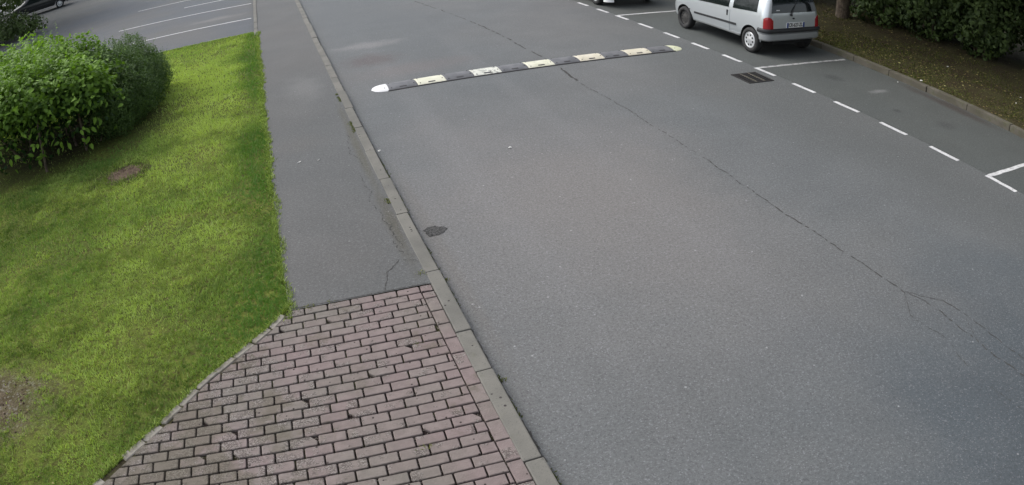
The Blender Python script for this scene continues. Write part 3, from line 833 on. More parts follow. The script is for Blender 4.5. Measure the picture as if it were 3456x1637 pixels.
# ------------------------------------------------------------------ verge under the trees
V = []; F = []
vx_ = np.concatenate([np.linspace(RKX+.12, 20, 40), [30, 60, 200]]); vy_ = np.concatenate([[-60], np.linspace(-8, 40, 97), [120, 300]])
for j, y in enumerate(vy_):
    for i, x in enumerate(vx_):
        V.append((x, y, .085+(0 if i == 0 else .05*(float(fbm(np.array([x]), np.array([y]), .8, 71)[0])-.3)+.02*max(0, min(x-11.2, 3)))))
n = len(vx_)
for j in range(len(vy_)-1):
    for i in range(n-1): F.append((j*n+i, j*n+i+1, (j+1)*n+i+1, (j+1)*n+i))
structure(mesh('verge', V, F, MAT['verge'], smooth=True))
n = 20000
x = RKX+.14+np.abs(rng.normal(0, 1.5, n)); y = rng.uniform(3.5, 17, n)
k = (fbm(x, y, .9, 33) > .36+.05*(x-11.)) | (rng.random(n) < .12); x, y = x[k], y[k]
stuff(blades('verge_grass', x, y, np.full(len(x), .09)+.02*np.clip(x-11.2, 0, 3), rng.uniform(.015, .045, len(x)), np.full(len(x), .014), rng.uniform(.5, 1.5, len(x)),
             np.clip(rng.normal(.36, .24, len(x)), 0, 1), MAT['verge_grass']))
n = 2600                                                                  # fallen leaves, uncountable
x = RKX+.2+np.abs(rng.normal(0, 1.7, n)); y = rng.uniform(4, 17, n)
stuff(blades('leaf_litter', x, y, np.full(n, .10)+.02*np.clip(x-11.2, 0, 3), np.full(n, .012), rng.uniform(.02, .05, n), np.full(n, 3.), np.clip(rng.normal(.5, .3, n), 0, 1), MAT['litter_brown']))

# ------------------------------------------------------------------ foliage
def lobe_points(lobes, n, shell=.45):
    vol = np.array([r[0]*r[1]+r[1]*r[2]+r[0]*r[2] for c, r in lobes]); pr = vol/vol.sum()
    k = rng.choice(len(lobes), n, p=pr)
    C = np.array([l[0] for l in lobes])[k]; Rr = np.array([l[1] for l in lobes])[k]
    d = rng.normal(size=(n, 3)); d /= np.linalg.norm(d, axis=1)[:, None]
    # lumpy outline: clumps push the surface in and out
    lump = .74+.46*vnoise(d[:, 0]*2.3+k*3.1, d[:, 1]*2.3+d[:, 2]*2.1, 1.3, 91)+.16*(vnoise(d[:, 0]*6+k, d[:, 1]*6-d[:, 2]*5, 1.1, 92)-.5)
    rad = (1-shell*rng.random(n)**1.8)*lump
    P = C+d*Rr*rad[:, None]
    N = d/Rr; N /= np.linalg.norm(N, axis=1)[:, None]
    return P, N
def leaf_cloud(name, lobes, n, size, mat, parent=None, asp=.55, zmin=.1, up=.5, scatter=.9, shell=.45, tone=None, thin=None):
    P, N = lobe_points(lobes, n, shell)
    keep = P[:, 2] > zmin
    if thin: keep &= rng.random(n) < thin(P, N)
    P, N = P[keep], N[keep]; n = len(P)
    nor = N+np.array([0, 0, up])+rng.normal(0, scatter*.5, (n, 3)); nor /= np.linalg.norm(nor, axis=1)[:, None]
    a = rng.normal(size=(n, 3)); a -= nor*(a*nor).sum(1)[:, None]; a /= np.linalg.norm(a, axis=1)[:, None]
    b = np.cross(nor, a); L = size*rng.uniform(.6, 1.3, n)[:, None]; w = L*asp
    V = np.stack([P-a*L*.5, P-a*L*.2+b*w*.46+nor*L*.06, P+a*L*.2+b*w*.40+nor*L*.02, P+a*L*.5-nor*L*.14, P+a*L*.2-b*w*.40+nor*L*.02, P-a*L*.2-b*w*.46+nor*L*.06], 1).reshape(-1, 3)
    q = (np.arange(n)*6)[:, None]
    idx = np.concatenate([q+np.array([[0, 1, 5]]), q+np.array([[1, 2, 5]]), q+np.array([[2, 4, 5]]), q+np.array([[2, 3, 4]])], 1).ravel()
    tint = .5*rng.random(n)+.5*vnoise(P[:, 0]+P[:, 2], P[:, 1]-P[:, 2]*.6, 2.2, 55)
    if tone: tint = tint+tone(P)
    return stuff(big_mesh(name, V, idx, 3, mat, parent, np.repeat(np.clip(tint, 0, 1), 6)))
def limb(bm, pts, r0, r1, n=7):
    rings = []
    for i, p in enumerate(pts):
        p = Vector(p); d = (Vector(pts[min(i+1, len(pts)-1)])-Vector(pts[max(i-1, 0)])).normalized()
        u = d.orthogonal().normalized(); v = d.cross(u); r = r0+(r1-r0)*i/(len(pts)-1)
        rings.append([bm.verts.new(p+(u*math.cos(6.2832*k/n)+v*math.sin(6.2832*k/n))*r*rnd.uniform(.88, 1.1)) for k in range(n)])
    for a, b in zip(rings[:-1], rings[1:]):
        for k in range(n): bm.faces.new((a[k], a[(k+1) % n], b[(k+1) % n], b[k]))
def stems(parent, base, lobes, n, r=.03, name='stem'):
    for i in range(n):
        c, rr = lobes[i % len(lobes)]
        b = Vector((base[0]+rnd.uniform(-.5, .5)*rr[0], base[1]+rnd.uniform(-.5, .5)*rr[1], 0.)) if base else Vector((c[0]+rnd.uniform(-.3, .3), c[1]+rnd.uniform(-.3, .3), 0))
        e = Vector((c[0]+rnd.uniform(-.6, .6)*rr[0], c[1]+rnd.uniform(-.6, .6)*rr[1], c[2]+rr[2]*rnd.uniform(.2, .7)))
        mid = (b+e)/2+Vector((rnd.uniform(-.15, .15), rnd.uniform(-.15, .15), .1))
        bm = bmesh.new(); limb(bm, [b, mid, e], r, r*.35); bm_obj(name, bm, MAT['bark'], parent, smooth=True)

# broad-leaved shrub on the lawn, left; its largest leaves are parts
LB = [((-3.55, 11.95, .88), (1.0, 1.05, .84)), ((-4.75, 11.75, .95), (1.2, 1.1, .94)), ((-4.1, 13.2, 1.0), (1.35, 1.2, .92)),
      ((-5.9, 12.9, 1.0), (1.3, 1.3, 1.0)), ((-3.6, 13.1, .95), (.7, .9, .85)), ((-4.2, 11.35, 1.25), (.8, .6, .5)), ((-5.2, 11.3, 1.25), (.8, .6, .5)), ((-3.3, 11.5, 1.15), (.7, .55, .45)), ((-5.2, 14.2, 1.0), (1.3, 1.2, .95))]
sh = thing(empty('broadleaf_shrub', (-4.4, 12.6, 0)), 'big bright green broad-leaved shrub on the lawn at the left edge', 'shrub')
sh_lobes = [((c[0]+4.4, c[1]-12.6, c[2]), r) for c, r in LB]
leaf_cloud('foliage', sh_lobes, 60000, .088, MAT['shrub'], sh, .62, .12, .5, 1.3, .75, tone=lambda P: .55*(P[:, 2]-1.45), thin=lambda P, N: np.where(P[:, 1] < .6, np.clip((P[:, 2]-.72)/.5, .07, 1), .8))  # leaf tint rises with height: lit top and shaded foot painted in
stems(sh, None, sh_lobes, 12, .028)
P, N = lobe_points(sh_lobes, 260, .03); keep = P[:, 2] > 1.0; P, N = P[keep], N[keep]; VV = []; TT = []
for p, nn in zip(P, N):
    d = nn*.7+np.array([0, 0, .8])+rng.normal(0, .3, 3); d /= np.linalg.norm(d); L = rng.uniform(.1, .38); tt = rng.uniform(.5, 1.)
    for k in range(8):
        q = p+d*L*(.2+.8*k/7); a = rng.normal(size=3); a -= d*a.dot(d); a /= np.linalg.norm(a); w = rng.uniform(.06, .11)*(1.15-k/12); e = (a+d*.5-np.array([0, 0, .2])); e /= np.linalg.norm(e); b = np.cross(e, d); b /= np.linalg.norm(b)+1e-9
        VV += [q, q+e*w*.35+b*w*.28, q+e*w, q+e*w*.35-b*w*.28]; TT += [min(1, tt*(.7+.05*k))]*4
q = (np.arange(len(VV)//4)*4)[:, None]
stuff(big_mesh('shoots', np.array(VV), np.concatenate([q+np.array([[0, 1, 2]]), q+np.array([[0, 2, 3]])], 1).ravel(), 3, MAT['shrub'], sh, np.array(TT)))
def leaf_mesh(v):
    r = random.Random(500+v); V = []; F = []; N = 4; curl = r.uniform(.1, .35); fold = r.uniform(.05, .2)
    for i in range(N+1):
        s = i/N; w = .30*math.sin(math.pi*min(1, s*.92+.04))**.8*(1.15-.5*s)
        z = -curl*s*s
        V += [(s, -w, z+fold*w), (s, 0, z), (s, w, z+fold*w)]
    for i in range(N):
        for j in range(2): a = 3*i+j; F.append((a, a+1, a+4, a+3))
    me = bpy.data.meshes.new('leaf'); me.from_pydata(V, [], F); me.update()
    at = me.attributes.new('tint', 'FLOAT', 'POINT'); at.data.foreach_set('value', [.35+.6*r.random()]*len(V))
    me.materials.append(MAT['shrub']); return me
lm = [leaf_mesh(v) for v in range(8)]
cnt = 0
P, N = lobe_points(sh_lobes, 6000, .04)
cv = np.array([4.4, -12.6, CAM_H])
for p, nn in zip(P, N):
    if cnt >= 270: break
    d = cv-p; d /= np.linalg.norm(d)
    if nn.dot(d) < .25 or p[2] < .2 or (p[2] > 1.15 and rnd.random() < .5): continue
    wx, wy = p[0]-4.4, p[1]+12.6
    if wx < -5.6-(wy-12)*.5: continue
    if any((((p-np.array(c))/np.array(r))**2).sum() < .72 for c, r in sh_lobes): continue
    o = link(bpy.data.objects.new('leaf', lm[cnt % 8]), sh)
    z = Vector(nn*.6+np.array([0, 0, .8])+rng.normal(0, .35, 3)).normalized()
    xa = Vector(nn*.7+np.array([0, 0, -.25])+rng.normal(0, .9, 3)); xa = (xa-z*xa.dot(z)).normalized(); ya = z.cross(xa)
    s = rnd.uniform(.08, .13)
    mm = Matrix((xa, ya, z)).transposed().to_4x4()@Matrix.Scale(s, 4); mm.translation = Vector(p)
    o.matrix_local = mm; cnt += 1

def sprays(name, lobes, n, mat, parent):
    # long feathery shoots that break the outline
    P, N = lobe_points(lobes, n, .25); keep = P[:, 2] > .2; P, N = P[keep], N[keep]; VV = []; TT = []
    for p, nn in zip(P, N):
        d = nn*.6+np.array([0, 0, .9])+rng.normal(0, .35, 3); d /= np.linalg.norm(d); L = rng.uniform(.12, .34); t0 = rng.uniform(.2, .9)
        for k in range(16):
            q = p+d*L*k/16; a = rng.normal(size=3); a -= d*a.dot(d); a /= np.linalg.norm(a); w = .035*(1.1-k/20); e = q+(a+d*.8)*w; b = np.cross(a, d)*w*.22
            VV += [q, q+(a+d*.8)*w*.5+b, e, q+(a+d*.8)*w*.5-b]; TT += [t0]*4
    q = (np.arange(len(VV)//4)*4)[:, None]
    idx = np.concatenate([q+np.array([[0, 1, 2]]), q+np.array([[0, 2, 3]])], 1).ravel()
    return stuff(big_mesh(name, np.array(VV), idx, 3, mat, parent, np.array(TT)))
# fine-leaved evergreen against its right side
LC = [((-3.05, 13.2, .80), (.60, .75, .76)), ((-2.85, 14.2, .75), (.5, .8, .72)), ((-2.62, 12.9, .60), (.48, .8, .66)), ((-2.55, 13.9, .6), (.45, .8, .62)), ((-2.95, 12.3, .5), (.45, .6, .52)), ((-2.45, 14.7, .5), (.4, .6, .5))]
cf = thing(empty('evergreen_shrub', (-2.65, 13.3, 0)), 'darker fine-leaved evergreen shrub pressed against the right of the bright shrub', 'shrub')
cl = [((c[0]+2.65, c[1]-13.3, c[2]), r) for c, r in LC]
leaf_cloud('foliage', cl, 62000, .046, MAT['conifer'], cf, .34, .05, .5, 1.4, .5)
sprays('sprays', cl, 620, MAT['conifer'], cf)
stems(cf, None, cl, 8, .02)

def bush(name, lobes, n, size, mat, label, cat, group=None, nst=5, asp=.55):
    c0 = lobes[0][0]; e = thing(empty(name, (c0[0], c0[1], 0.)), label, cat, group)
    ll = [((c[0]-c0[0], c[1]-c0[1], c[2]), r) for c, r in lobes]
    leaf_cloud('foliage', ll, n, size, mat, e, asp, .14, .45, 1.0, .5); stems(e, None, ll, nst, .035)
    return e
HG = 'dark bushes along the right verge'
bush('hedge_bush', [((14.5, 10.9, 1.2), (1.05, 1.15, 1.15)), ((14.9, 11.2, 2.4), (1.3, 1.3, 1.2))], 11000, .12, MAT['dark_leaf'], 'dark green bush just right of the tree trunk on the right verge', 'bush', HG)
bush('hedge_bush', [((14.75, 9.35, 1.05), (1.0, .95, .95)), ((15.3, 9.7, 2.3), (1.3, 1.2, 1.3))], 11000, .12, MAT['dark_leaf'], 'bush whose low leafy branch hangs out furthest over the littered verge', 'bush', HG)
bush('hedge_bush', [((14.4, 12.4, .8), (1.2, 1.0, .8)), ((16.4, 12.2, 1.6), (1.7, 1.6, 1.6)), ((16.6, 10.2, 2.0), (1.5, 1.5, 1.8))], 13000, .13, MAT['dark_leaf'], 'low dark bush filling the gap behind the bushes right of the trunk', 'bush', HG)
bush('hedge_bush', [((16.2, 8.1, 1.1), (1.15, .95, 1.1)), ((16.5, 8.4, 2.4), (1.3, 1.2, 1.2))], 9000, .12, MAT['dark_leaf'], 'dark bush at the right edge of the photo above the verge', 'bush', HG)
bush('hedge_bush', [((15.4, 13.0, 1.4), (1.3, 1.3, 1.4)), ((15.7, 13.2, 2.8), (1.4, 1.4, 1.3))], 9000, .13, MAT['dark_leaf'], 'dark bush directly behind the tree trunk', 'bush', HG)
bush('hedge_bush', [((14.2, 16.0, 1.5), (1.6, 1.5, 1.5)), ((15.6, 18.0, 1.8), (1.7, 1.8, 1.8)), ((16.5, 15.6, 2.6), (1.6, 1.6, 1.5))], 13000, .14, MAT['dark_leaf'], 'dark bush showing past the right side of the silver car', 'bush', HG)
bush('hedge_bush', [((-13.6, 34.5, .7), (1.7, 1.5, .85)), ((-15.8, 35.5, 1.0), (2., 1.6, 1.2)), ((-11.9, 33.6, .5), (1.4, 1.1, .6))], 7000, .16, MAT['dark_leaf'], 'low dark bush between the bright shrub and the black car', 'bush')
bush('hedge_bush', [((-17.6, 41.2, 1.1), (1.5, 1.3, 1.2)), ((-20.0, 43.0, 1.6), (2.2, 1.6, 1.7)), ((-22.5, 47.0, 1.8), (2.6, 2.2, 2.0))], 9000, .2, MAT['dark_leaf'], 'dark bush in the top left corner beside the nose of the black car', 'bush')

def tree(x, y, h, cr, seed, label, group, nl):
    r = random.Random(seed); e = thing(empty('verge_tree', (x, y, 0.)), label, 'tree', group)
    bm = bmesh.new()
    pts = [(0, 0, .0), (.03, .02, 1.2), (r.uniform(-.1, .1), .05, 2.6), (r.uniform(-.2, .2), r.uniform(-.2, .2), h*.5), (r.uniform(-.3, .3), r.uniform(-.3, .3), h*.8)]
    limb(bm, pts, .20, .07, 10)
    for k in range(7):
        z = h*(.30+.06*k); a = k*2.4; L = cr*.7
        limb(bm, [(0, 0, z), (math.cos(a)*L*.5, math.sin(a)*L*.5, z+.5), (math.cos(a)*L, math.sin(a)*L, z+1.3)], .07, .02, 6)
    bm_obj('trunk', bm, MAT['bark'], e, smooth=True)
    lb = [((math.cos(a)*cr*.5, math.sin(a)*cr*.5, h*.52+r.uniform(-1, 1)), (cr*.58, cr*.58, h*.22)) for a in np.arange(0, 6.2, 1.05)]+[((0, 0, h*.8), (cr*.6, cr*.6, h*.2))]
    o = leaf_cloud('crown', lb, nl, .17, MAT['dark_leaf'], e, .6, 2.2, .4, 1.1, .7)
    return e
TG = 'trees on the right verge'
tree(13.5, 13.2, 9., 5.0, 1, 'pale brown tree trunk standing on the verge right of the silver car', TG, 20000)
tree(14.6, 7.0, 9., 5.6, 2, 'verge tree added out of view, its crown shading the right of the road', TG, 20000)  # unseen tree added so its crown blocks sky over the road
tree(14.6, 19.8, 10., 4.2, 4, 'verge tree standing beyond the silver car at the top of the photo', TG, 18000)
FG = 'trees beyond the parking lot'
tree(-14.6, 35.0, 9., 7.0, 9, 'dark tree standing in the low bush at the left edge of the parking lot', FG, 26000)
bush('hedge', [((-12.5+q*-2.6, 51.+.9*q+(q % 2), 1.5), (2.3, 1.8, 1.9)) for q in range(7)], 12000, .24, MAT['dark_leaf'], 'dark hedge behind the black car at the far edge of the lot', 'hedge', nst=8)
for tx, ty, lab in ((-21.5, 49.5, 'tall dark tree rising behind the black car'), (-14.5, 56., 'tall dark tree beyond the far end of the parking lot'), (-27., 41., 'tall dark tree beyond the top left corner of the parking lot')):
    tree(tx, ty, 11., 5.2, int(-tx), lab, FG, 12000)

# small weeds rooted in the joints
def weed(x, y, z, s, label):
    n = 26; a = rng.random(n)*6.28; r = rng.random(n)**.7*s
    px_, py_ = x+np.cos(a)*r*1.3, y+np.sin(a)*r*.8
    o = blades('weed', px_-x, py_-y, np.zeros(n), rng.uniform(.4, 1., n)*s*.6, np.full(n, s*.22), rng.uniform(.5, 1.6, n), np.clip(rng.normal(.6, .25, n), 0, 1), MAT['weed'])
    o.location = (x, y, z); thing(o, label, 'weed', 'weeds rooted in joints')
weed(.70, 4.55, KZ-.012, .035, 'small weed among the pavers near the kerb, upper of the two')
weed(.47, 3.42, KZ-.012, .042, 'small weed among the pavers, lower of the two')
weed(-.06, 5.44, KZ-.008, .05, 'weed at the left end of the top row of pavers')
weed(.13, 5.44, KZ-.008, .035, 'low weed growing in the joint between tarmac path and pavers')
weed(.99, 5.57, KZ-.01, .05, 'yellowish weed in the kerb joint just above the pavers')
weed(1.18, 3.98, .0, .035, 'weed at the foot of the kerb beside the short kerb stone')
weed(1.19, 5.5, .0, .03, 'weed at the foot of the kerb near the top of the pavers')
# moss line along the inside of the kerb and in the gutter
my = rng.uniform(5.6, 14, 2600); mx = 1.02-np.abs(rng.normal(0, .022, 2600)); kk = fbm(mx, my, 1.3, 13) > .62; 
stuff(blades('moss', mx[kk], my[kk], np.full(kk.sum(), KZ), np.full(kk.sum(), .012), np.full(kk.sum(), .012), np.full(kk.sum(), 1.), np.clip(rng.normal(.3, .2, kk.sum()), 0, 1), MAT['weed']))
my = rng.uniform(2.4, 9, 2200); mx = 1.158+np.abs(rng.normal(0, .012, 2200)); kk = fbm(mx, my, 1.7, 17) > .52
stuff(blades('moss', mx[kk], my[kk], np.full(kk.sum(), .0), np.full(kk.sum(), .014), np.full(kk.sum(), .01), np.full(kk.sum(), 1.), np.clip(rng.normal(.2, .2, kk.sum()), 0, 1), MAT['weed']))

# litter: paper scraps, each its own thing
def scrap(x, y, z, s, label, mat='litter', asp=.6):
    r = random.Random(int(x*1000+y*77)); V = []; n = 6
    for i in range(n):
        a = 6.283*i/n; q = s*r.uniform(.6, 1.1); V.append((q*math.cos(a), q*asp*math.sin(a), r.uniform(.003, .012)))
    V.append((0, 0, r.uniform(.01, .02)))
    o = mesh('litter_scrap', V+[(v[0]*.98, v[1]*.98, v[2]-.004) for v in V], [(i, (i+1) % n, n) for i in range(n)]+[((i+1) % n+n+1, i+n+1, 2*n+1) for i in range(n)]+[(i, i+n+1, (i+1) % n+n+1, (i+1) % n) for i in range(n)], MAT[mat], loc=(x, y, z))
    o.rotation_euler = (0, 0, r.uniform(0, 3)); thing(o, label, 'litter', 'scraps of litter')
for a in SCRAPS: scrap(*a)

# ------------------------------------------------------------------ cars
def lerp(tab, v):
    xs = [t_[0] for t_ in tab]; return float(np.interp(v, xs, [t_[1] for t_ in tab]))
HWT = [(.2, .70), (.28, .745), (.45, .77), (.6, .77), (.76, .758), (.85, .74), (1.1, .665), (1.3, .59), (1.4, .54)]
XRT = [(.2, -.45), (.4, -.478), (.56, -.48), (.85, -.462), (1.05, -.42), (1.2, -.365), (1.36, -.29)]
ZTT = [(-.5, 1.33), (-.3, 1.36), (0, 1.38), (.6, 1.395), (1.1, 1.36), (1.5, 1.22), (1.9, .98), (2.15, .84), (2.5, .74), (2.72, .64), (2.84, .52)]
XF = 2.84
def hw(z): return lerp(HWT, z)
def xr(z): return lerp(XRT, z)
CR = .17
def plan(z, s):
    """half-width at distance s in front of the rear face (rounded corners), also rounded at the nose"""
    f = 1.
    if s < CR: f = .80+.20*math.sqrt(max(0, 1-(1-s/CR)**2))
    e = XF-xr(z)-s
    if e < .45: f = min(f, .70+.30*math.sqrt(max(0, 1-(1-e/.45)**2)))
    return hw(z)*f
def side_pt(x, z, off=0.): return (x, plan(z, x-xr(z))+off, z)
def rear_pt(y, z, off=0.):
    h = hw(z); a = min(abs(y)/h, .999)
    if a <= .80: x = xr(z)-.014*(1-(a/.8)**2)
    else: x = xr(z)+CR*(1-math.sqrt(max(0, 1-((a-.80)/.20)**2)))
    return (x-off, y, z)

def car(name, loc, rz, label, paint, low, sc=(1, 1, 1), plate=None, hub=('hubcap', 'steel'), group=None, details=True, reflector=False, corner=None):
    root = thing(empty(name, loc, rz), label, 'car', group)
    T = lambda p: (p[0]*sc[0], p[1]*sc[1], p[2]*sc[2])
    # --- body shell
    NZ = 15; NT_ = 5; V = []; F = []; mi = []
    WB = 2.265*sc[0]; RW = .252*sc[2]; RA = (RW+.05)/sc[2]; TR = .69*sc[1]
    smax = XF-xr(.4)
    SS = sorted(set(list(np.linspace(0, CR, 9))+list(np.arange(.22, smax-.5, .045))+list(np.linspace(smax-.5, smax, 14))))
    half = NZ+NT_
    def arch(x):
        z = .315 if x < -.32 else .255
        for xa in (0, WB/sc[0]):
            d = (x-xa)*sc[0]/sc[2]
            if abs(d) < RA: z = max(z, RW/sc[2]*1.0+math.sqrt(RA*RA-d*d))
        return z
    for s in SS:
        xc = xr(.5)+s*(XF-xr(.5))/smax; zt = lerp(ZTT, xc); zb = min(arch(xc), zt-.05)
        ring = []
        for i in range(NZ):
            z = zb+(zt-zb)*i/(NZ-1); q = i/(NZ-1)
            w = plan(z, s)*(1-.14*q**8); ring.append((xr(z)+s*(XF-xr(z))/smax, w, z))
        wt = ring[-1][1]
        for i in range(1, NT_+1):
            q = i/NT_; ring.append((ring[NZ-1][0], wt*(1-q), zt+.03*(1-(1-q)**2)*(1 if zt > 1.1 else .6)))
        full = ring+[(p[0], -p[1], p[2]) for p in ring[-2::-1]]
        V += [T(p) for p in full]
    n = 2*half-1
    for j in range(len(SS)-1):
        for i in range(n-1): F.append((j*n+i, j*n+i+1, (j+1)*n+i+1, (j+1)*n+i)); mi.append(0)
    for j in (0, len(SS)-1):                                           # close rear and nose across
        for i in range(half-1):
            a, b, c, d = j*n+i, j*n+i+1, j*n+n-2-i, j*n+n-1-i
            F.append((a, b, d) if b == c else ((a, b, c, d) if j == 0 else (d, c, b, a))); mi.append(0)
    # underside: lip turned in, then the dark floor and wheel wells
    b0 = len(V)
    for j in range(len(SS)):
        for sgn, k in ((1, j*n), (-1, j*n+n-1)):
            x, y, z = V[k]; V.append((x, y-sgn*.10*sc[1], z+.002))
    for j in range(len(SS)-1):
        F.append((j*n, (j+1)*n, b0+2*(j+1), b0+2*j)); mi.append(1)
        F.append((b0+2*j, b0+2*(j+1), b0+2*(j+1)+1, b0+2*j+1)); mi.append(1)
        F.append((b0+2*j+1, b0+2*(j+1)+1, (j+1)*n+n-1, j*n+n-1)); mi.append(1)
    bm = bmesh.new(); vs = [bm.verts.new(v) for v in V]
    for f, q in zip(F, mi):
        try: bm.faces.new([vs[i] for i in f]).material_index = q
        except ValueError: pass
    bmesh.ops.recalc_face_normals(bm, faces=bm.faces)
    for e in bm.edges:
        if len(e.link_faces) == 2 and e.calc_face_angle(0) > R(38): e.smooth = False
    body = bm_obj('body', bm, [paint, MAT['dark_gap']], root, smooth=True)
    # --- panel laid on the shell: grid of surface points with a folded-in rim
    def panel(nm, rows, mat, parent=root, smooth=True, depth=.012, fn=None):
        nr, nc = len(rows), len(rows[0]); V = [T(p) for r_ in rows for p in r_]; F = []
        for j in range(nr-1):
            for i in range(nc-1): F.append((j*nc+i, j*nc+i+1, (j+1)*nc+i+1, (j+1)*nc+i))
        b0 = len(V); ring = [i for i in range(nc)]+[j*nc+nc-1 for j in range(1, nr)]+[(nr-1)*nc+i for i in range(nc-2, -1, -1)]+[j*nc for j in range(nr-2, 0, -1)]
        cx = np.mean([V[i] for i in ring], axis=0)
        for i in ring:
            v = Vector(V[i]); 
            V.append(tuple(v+Vector(fn(v))*depth))
        m_ = len(ring)
        for k in range(m_): F.append((ring[k], b0+k, b0+(k+1) % m_, ring[(k+1) % m_]))
        bm = bmesh.new(); vv = [bm.verts.new(v) for v in V]
        for f in F: bm.faces.new([vv[i] for i in f])
        o = bm_obj(nm, bm, mat, parent, smooth=True)
        bb = bmesh.new(); bb.from_mesh(o.data)
        for e in bb.edges:
            if len(e.link_faces) == 2 and e.calc_face_angle(0) > R(38): e.smooth = False
        bb.to_mesh(o.data); bb.free()
        return o
    def side_panel(nm, quad, mat, off, s, parent=root, nx=18, nz=12):
        (x0, z0), (x1, z1), (x2, z2), (x3, z3) = quad                # bottom front->bottom rear->top rear->top front
        rows = []
        for j in range(nz+1):
            q = j/nz; xa, za, xb, zb_ = x0+(x3-x0)*q, z0+(z3-z0)*q, x1+(x2-x1)*q, z1+(z2-z1)*q
            rows.append([(lambda p: (p[0], s*p[1], p[2]))(side_pt(xa+(xb-xa)*i/nx, za+(zb_-za)*i/nx, off)) for i in range(nx+1)])
        return panel(nm, rows, mat, parent, fn=lambda v: (0, -s, 0))
    def rear_panel(nm, y0, y1, z0, z1, mat, off, parent=root, ny=16, nz=12, yt=None):
        rows = []
        for j in range(nz+1):
            q = j/nz; z = z0+(z1-z0)*q; k = 1 if yt is None else 1+(yt-1)*q
            rows.append([rear_pt((y0+(y1-y0)*i/ny)*k, z, off) for i in range(ny+1)])
        return panel(nm, rows, mat, parent, fn=lambda v: (1, 0, 0))
    if details:
        for s in (1, -1):
            dr = side_panel('door', ((1.90, .29), (.66, .29), (.655, .745), (1.98, .70)), paint, .006, s)
            side_panel('rub_strip', ((1.88, .425), (.44, .455), (.44, .50), (1.88, .468)), MAT['black_plastic'], .012, s)
            side_panel('door_window', ((1.93, .735), (.71, .785), (.735, 1.28), (1.42, 1.22)), MAT['glass'], .008, s)
            side_panel('quarter_window', ((.575, .795), (-.16, .845), (-.10, 1.24), (.60, 1.29)), MAT['glass'], .008, s)
            bm = bmesh.new(); p = side_pt(.735, .665); bbox_bm(bm, 0, 0, 0, .035, .03, .12, .01)
            bm_obj('door_handle', bm, MAT['black_plastic'], dr, loc=(p[0], s*(p[1]+.006), p[2]))
            side_panel('side_indicator', ((2.10, .475), (2.04, .475), (2.04, .50), (2.10, .50)), MAT['black_plastic'], .008, s, nx=2, nz=2)
            side_panel('sill_trim', ((1.92, .262), (.33, .262), (.34, .305), (1.90, .292)), low, .010, s)
            # tail lamp wrapping the corner
            rows = []
            arc = [.575, .60, .62, .645, .665, .685, .705, .72, .735, .75, .757, .76]
            for j in range(9):
                q = j/8
                row = []
                for i, y in enumerate(arc):
                    u = i/(len(arc)-1); zt = .795-.085*abs(2*u-.9)**2.2; z = .565+(zt-.565)*q
                    p = rear_pt(min(y, hw(z)*.985), z, .012); row.append((p[0], s*(p[1]+.010), p[2]))
                rows.append(row)
            panel('tail_lamp', rows, MAT['red_lamp'], fn=lambda v: (.8, -s*.6, 0))
    tg = rear_panel('tailgate', -.62, .62, .572, 1.27, paint, .007, ny=18, nz=12, yt=.86)
    rear_panel('rear_window', -.615, .615, .875, 1.25, MAT['glass'], .012, tg, ny=18, nz=12, yt=.86)
    # bumper: dark band above, painted lower half, both wrapping to the rear arches
    def wrap(nm, z0, z1, out, mat, xs):
        path = []
        zc = (z0+z1)/2
        ys = np.linspace(0, 1, 9)
        left = [side_pt(x, zc) for x in np.linspace(xs, xr(zc)+CR, 4)]
        rear = [rear_pt(y, zc) for y in np.concatenate([np.linspace(.985, .8, 7)*hw(zc), np.linspace(.7, -.7, 9)*hw(zc), np.linspace(-.8, -.985, 7)*hw(zc)])]
        right = [(p[0], -p[1], p[2]) for p in left[::-1]]
        pts = [Vector(p) for p in left+rear+right]; rows = []
        nz = 6
        for j in range(nz+1):
            q = j/nz; b = out*(1-abs(2*q-1)**4)**.5+.004; row = []
            for i, p in enumerate(pts):
                d = (pts[min(i+1, len(pts)-1)]-pts[max(i-1, 0)]); nn = Vector((d.y, -d.x, 0)).normalized()
                if nn.x > 0 and i not in (0, len(pts)-1) and abs(p.y) < .5: nn = -nn
                if p.x > xr(zc)+.1: nn = Vector((0, 1 if p.y > 0 else -1, 0))
                fade = 1.
                if i == 0 or i == len(pts)-1: fade = .4
                pp = p+nn*b*fade; row.append((pp.x, pp.y, z0+(z1-z0)*q))
            rows.append(row)
        return panel(nm, rows, mat, fn=lambda v: (.7 if v.x < -.3*sc[0] else 0, -.7 if v.y > .3 else (.7 if v.y < -.3 else 0), 0), depth=.03)
    bp_ = wrap('bumper', .318, .475, .030, low, -.31)
    wrap('bumper_strip', .475, .565, .045, MAT['black_plastic'], -.24)
    bm = bmesh.new(); bbox_bm(bm, 0, 0, 0, .05, 1.0*sc[1], .07, .01); bm_obj('valance', bm, MAT['dark_gap'], root, loc=(-.42*sc[0], 0, .27*sc[2]))
    if details:
        # wiper on the glass edge
        p = rear_pt(.1, .86); bm = bmesh.new(); bbox_bm(bm, 0, 0, 0, .03, .05, .05, .01); wp = bm_obj('wiper', bm, MAT['black_plastic'], tg, loc=(p[0]-.03, .12, .835))
        bm = bmesh.new(); limb(bm, [(-.50, .12, .84), (-.495, .06, .93), (-.43, -.06, 1.08)], .012, .007, 6); bm_obj('wiper_arm', bm, MAT['black_plastic'], tg)
        p = rear_pt(.02, .76); bm = bmesh.new(); bbox_bm(bm, 0, 0, 0, .02, .05, .03, .008); bm_obj('lock_button', bm, MAT['black_plastic'], tg, loc=(p[0]-.012, .05, .76))
        q = rear_pt(.46, .94); bm = bmesh.new(); bbox_bm(bm, 0, 0, 0, .004, .09, .018); o = bm_obj('window_sticker', bm, MAT['white_panel'], tg, loc=(q[0]-.018, .46, .93))
